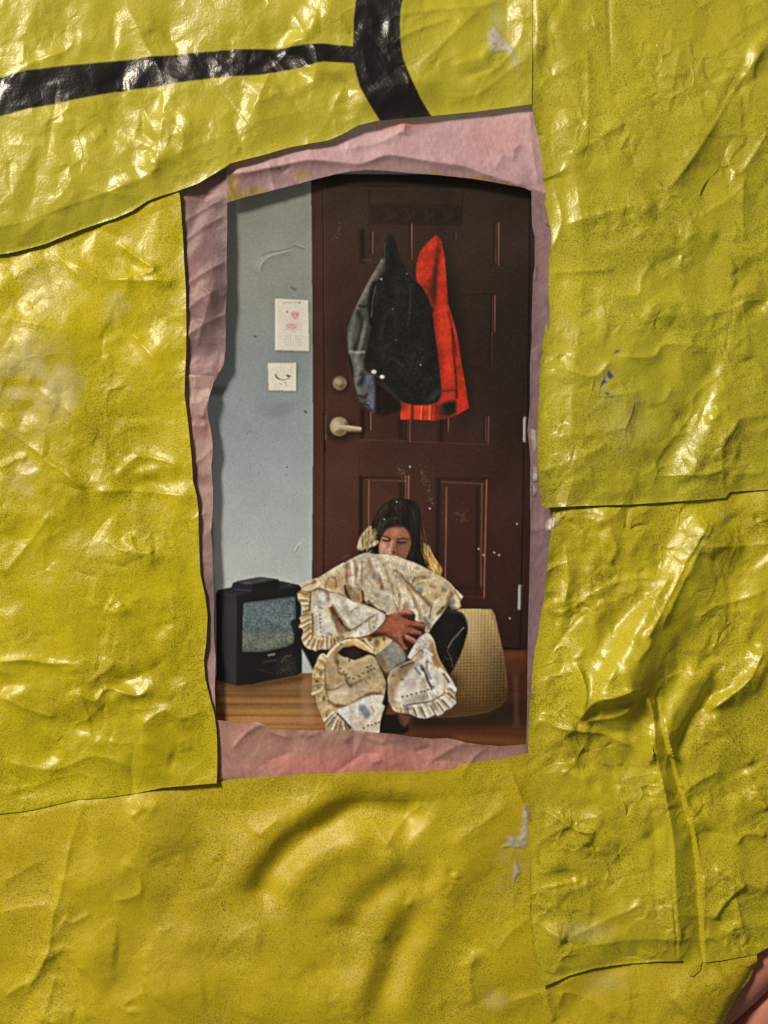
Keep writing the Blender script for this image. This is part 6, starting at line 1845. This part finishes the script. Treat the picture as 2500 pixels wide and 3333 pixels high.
# picture -> sheet of small facets, one part for each printed thing
PPIT = 2 * PP
small = IMG.reshape(PHI // 2, 2, PWI // 2, 2, 3).mean((1, 3))
ids = IDM[1::2, 1::2]
ink = lin(small) * np.array((.99, 1.065, 1.18))
pu = PU0 + np.arange(PWI // 2 + 1) * PPIT
pv = PV0 + np.arange(PHI // 2 + 1) * PPIT
VX, VY = np.meshgrid(pu, pv)
pad = np.pad(ink, ((1, 1), (1, 1), (0, 0)), 'edge')
vcol = (pad[:-1, :-1] + pad[1:, :-1] + pad[:-1, 1:] + pad[1:, 1:]) / 4
vcol = np.concatenate([vcol, np.ones(vcol.shape[:2] + (1,))], -1)


def sample(H):
    x = (VX - GU[0]) / PIT; y = (VY - GV[0]) / PIT
    i = x.astype(int); j = y.astype(int); fx = x - i; fy = y - j
    return (H[j, i] * (1 - fx) + H[j, i + 1] * fx) * (1 - fy) + (H[j + 1, i] * (1 - fx) + H[j + 1, i + 1] * fx) * fy


HP = PRINT_D + 8e-4 * (roll(SOFT, 9) - .5) + 2.5e-4 * blur(roll(FB, 4), 4)
crease(HP, C3([(400, 980), (440, 880), (520, 815), (640, 780), (750, 745)]), .35, 18, 9, 'ridge')
crease(HP, [(1090, 1500), (1100, 2100), (1095, 2400)], .15, 60, 60, 'round')
for t_ in ('tissue top', 'tissue right', 'tissue left', 'tissue patch', 'tissue bottom'):
    m = inside(POLY[t_], GX, GY)
    HP = np.where(m, np.minimum(HP, HT[t_] - .0009), HP)
HP = blur(HP, 1, 1)
DPT = sample(HP)
keep = np.ones(ids.shape, bool)
quad = np.array([(PU0, PV0), (PU0 + PPIT * (PWI // 2), PV0), (PU0 + PPIT * (PWI // 2), PV0 + PPIT * (PHI // 2)), (PU0, PV0 + PPIT * (PHI // 2))], float)
meshes = grid_parts(VX, VY, DPT, keep, ids, PARTS, vcol, M_PRINT, None, .00025, PPIT)
root = link(bpy.data.objects.new('photo_print', None))
root.location = (0, 0, 0)
tag(root, 'glossy photograph of a seated person hugging a quilt by a brown door', 'photograph')
objs = {}
for pid, me in meshes.items():
    objs[PARTS[pid]] = link(bpy.data.objects.new(PARTS[pid], me), root)
for c, p in (('printed_screen', 'printed_television'), ('printed_hinge', 'printed_door'), ('printed_hinge.001', 'printed_door'), ('printed_leggings.001', 'printed_person'), ('printed_leggings.002', 'printed_person'), ('printed_hand', 'printed_person'), ('printed_foot', 'printed_person'), ('printed_door_lock', 'printed_door'), ('printed_door_handle', 'printed_door'), ('printed_hair', 'printed_person'), ('printed_leggings', 'printed_person')):
    objs[c].parent = objs[p]
for n_, l_ in (('printed_person', 'printed seated person with dark hair and blond ends, looking down over a quilt'), ('printed_quilt', 'printed cream quilt with small flowers and frilled edges'), ('printed_television', 'printed old black television with a box on top'),
               ('printed_black_jacket', 'printed black jacket hanging on the door'), ('printed_red_hoodie', 'printed red hooded sweatshirt hanging behind the black jacket'), ('printed_cushion', 'printed woven beige floor cushion')):
    objs[n_]['label'] = l_

# ------------------------------------------------------------------ dried glue
def glue(cu, cv, pts_, label, sheets, thick=.0009, seed=1):
    P = smooth_line(pts_, 5, True)
    pit = 2.0
    gx = np.arange(P[:, 0].min() - 6, P[:, 0].max() + 8, pit); gy = np.arange(P[:, 1].min() - 6, P[:, 1].max() + 8, pit)
    X, Y = np.meshgrid(gx, gy)
    ins = inside(P, X, Y)
    d, _, _ = line_dist(np.vstack([P, P[:1]]), X, Y)
    base = np.full(X.shape, -1.0)
    i = np.clip(np.round((X - GU[0]) / PIT).astype(int), 0, SH[1] - 1); j = np.clip(np.round((Y - GV[0]) / PIT).astype(int), 0, SH[0] - 1)
    for s in sheets:
        m = inside(POLY[s], X, Y)
        base = np.where(m, np.maximum(base, HT[s][j, i]), base)
    base = np.where(base < -.5, HT[sheets[-1]][j, i], base)
    n = vnoise(X.shape, 5, seed + 900)
    up = np.where(ins, np.sqrt(np.clip(d / max(d[ins].max(), 1), 0, 1)), 0) * thick * (.5 + .8 * n)
    D = blur(base, 2) + np.where(ins, up + .0001, -.0006)
    cxm = X[:-1, :-1] + pit / 2; cym = Y[:-1, :-1] + pit / 2
    cells = inside(P, cxm, cym)
    me = grid_parts(X, Y, D, cells, np.zeros(cells.shape, int), {0: 'glue_smear'}, np.dstack([np.ones(X.shape + (3,)), blur(np.clip(np.where(ins, d / 9, 0), 0, 1) * np.clip(.25 + 1.0 * n, 0, .85), 1)]), M_GLUE, P, .0006, pit)[0]
    tag(link(bpy.data.objects.new('glue_smear', me)), label, 'glue', 'dried white glue smears')


glue(0, 0, Q8([(598, 158), (626, 152), (628, 200), (626, 260), (628, 330), (600, 350), (570, 350), (540, 345), (510, 350), (495, 342), (530, 320), (510, 295), (545, 290), (580, 290), (592, 230)]),
     'largest white glue smear, forked, beside the vertical edge below the photograph', ('bottom',), .0004, 1)
glue(0, 0, Q8([(560, 390), (575, 400), (590, 440), (606, 460), (580, 468), (562, 520), (566, 560), (556, 555), (552, 500), (556, 440)]),
     'thin hooked white glue smear just below the forked smear', ('bottom',), .0003, 2)
glue(0, 0, Q2([(440, 150), (475, 120), (500, 150), (540, 190), (570, 260), (585, 330), (560, 300), (530, 240), (490, 240), (455, 240)]),
     'milky white glue smear near the upper seam right of the thick black curve', ('top',), .0002, 3)
glue(0, 0, Q4([(640, 905), (662, 915), (664, 970), (640, 975), (632, 940)]), 'round white glue drop on the mauve tissue by the door hinge', ('tissue right', 'right'), .0005, 4)
glue(0, 0, Q4([(640, 985), (662, 995), (660, 1030), (640, 1040), (630, 1010)]), 'lower white glue drop on the mauve tissue by the sheet corner', ('tissue right', 'right'), .0003, 5)
glue(0, 0, Q4([(632, 745), (658, 755), (660, 830), (645, 850), (630, 800)]), 'upper elongated glue drop on the mauve tissue by the door hinge', ('tissue right', 'right'), .0003, 8)
glue(0, 0, Q6([(700, 40), (735, 20), (765, 30), (745, 60), (715, 85), (695, 80)]), 'white glue dab at the left edge of the heavily bunched sheet', ('tissue right', 'lower right'), .0004, 6)
glue(0, 0, Q6([(1440, 0), (1470, 10), (1500, 40), (1498, 52), (1470, 35), (1440, 12)]), 'slim white glue streak at the top of the tall diagonal fold', ('lower right',), .0003, 7)

# ------------------------------------------------------------------ hand behind the lower right corner
def pt(u, v, y):
    return Vector(((u - 1250) * U, y, (1666.5 - v) * U))


hv, he, hr = [], [], []


def chain(pts, radii, start=None):
    prev = start
    for p, r in zip(pts, radii):
        hv.append(p); hr.append(r)
        i = len(hv) - 1
        if prev is not None:
            he.append((prev, i))
        prev = i
    return prev


hv.append(pt(3060, 2840, .020)); hr.append(.021)
wr_ = 0
c1 = chain([pt(3260, 2640, .024), pt(3500, 2400, .030)], [.022, .024], wr_)
# index, middle, ring, little: each three bones, curling in behind the sheet
for base, dir_, L, r, dy in (((2800, 2860), (-.72, .69), (360, 230, 170), .0088, .009), ((2880, 2960), (-.68, .73), (390, 260, 180), .0090, .013), ((2960, 3060), (-.62, .78), (360, 240, 175), .0084, .018), ((3040, 3150), (-.54, .84), (290, 190, 150), .0074, .024)):
    u, v = base
    pts_ = [pt(u, v, dy + .004)]
    y = dy
    for k, l in enumerate(L):
        a = math.atan2(dir_[1], dir_[0]) - .10 * k
        u += math.cos(a) * l; v += math.sin(a) * l
        y += (.000, .003, .006)[k]
        pts_.append(pt(u, v, y))
    chain(pts_, [r * 1.15, r * 1.05, r * .95, r * .72], wr_)
chain([pt(3000, 2700, .010), pt(2820, 2640, .004), pt(2690, 2660, .0005)], [.012, .0105, .008], wr_)
me = bpy.data.meshes.new('person')
me.from_pydata([tuple(v) for v in hv], he, [])
ob = link(bpy.data.objects.new('person', me))
sk = ob.modifiers.new('skin', 'SKIN')
sk.use_smooth_shade = True
for i, sv_ in enumerate(me.skin_vertices[0].data):
    sv_.radius = (hr[i], hr[i])
    sv_.use_root = i == 0
ss = ob.modifiers.new('subsurf', 'SUBSURF')
ss.levels = ss.render_levels = 3
me.materials.append(M_SKIN)
tag(ob, 'pinkish bare hand of a person showing past the lower right corner of the sheets', 'person')

# ------------------------------------------------------------------ wall behind
me = bpy.data.meshes.new('wall')
me.from_pydata([(-1.5, .07, -1.2), (1.5, .07, -1.2), (1.5, .07, 1.2), (-1.5, .07, 1.2), (-1.5, .12, -1.2), (1.5, .12, -1.2), (1.5, .12, 1.2), (-1.5, .12, 1.2)], [],
               [(0, 1, 2, 3), (5, 4, 7, 6), (4, 0, 3, 7), (1, 5, 6, 2), (3, 2, 6, 7), (4, 5, 1, 0)])
me.materials.append(M_WALL)
tag(link(bpy.data.objects.new('wall', me)), kind='structure')
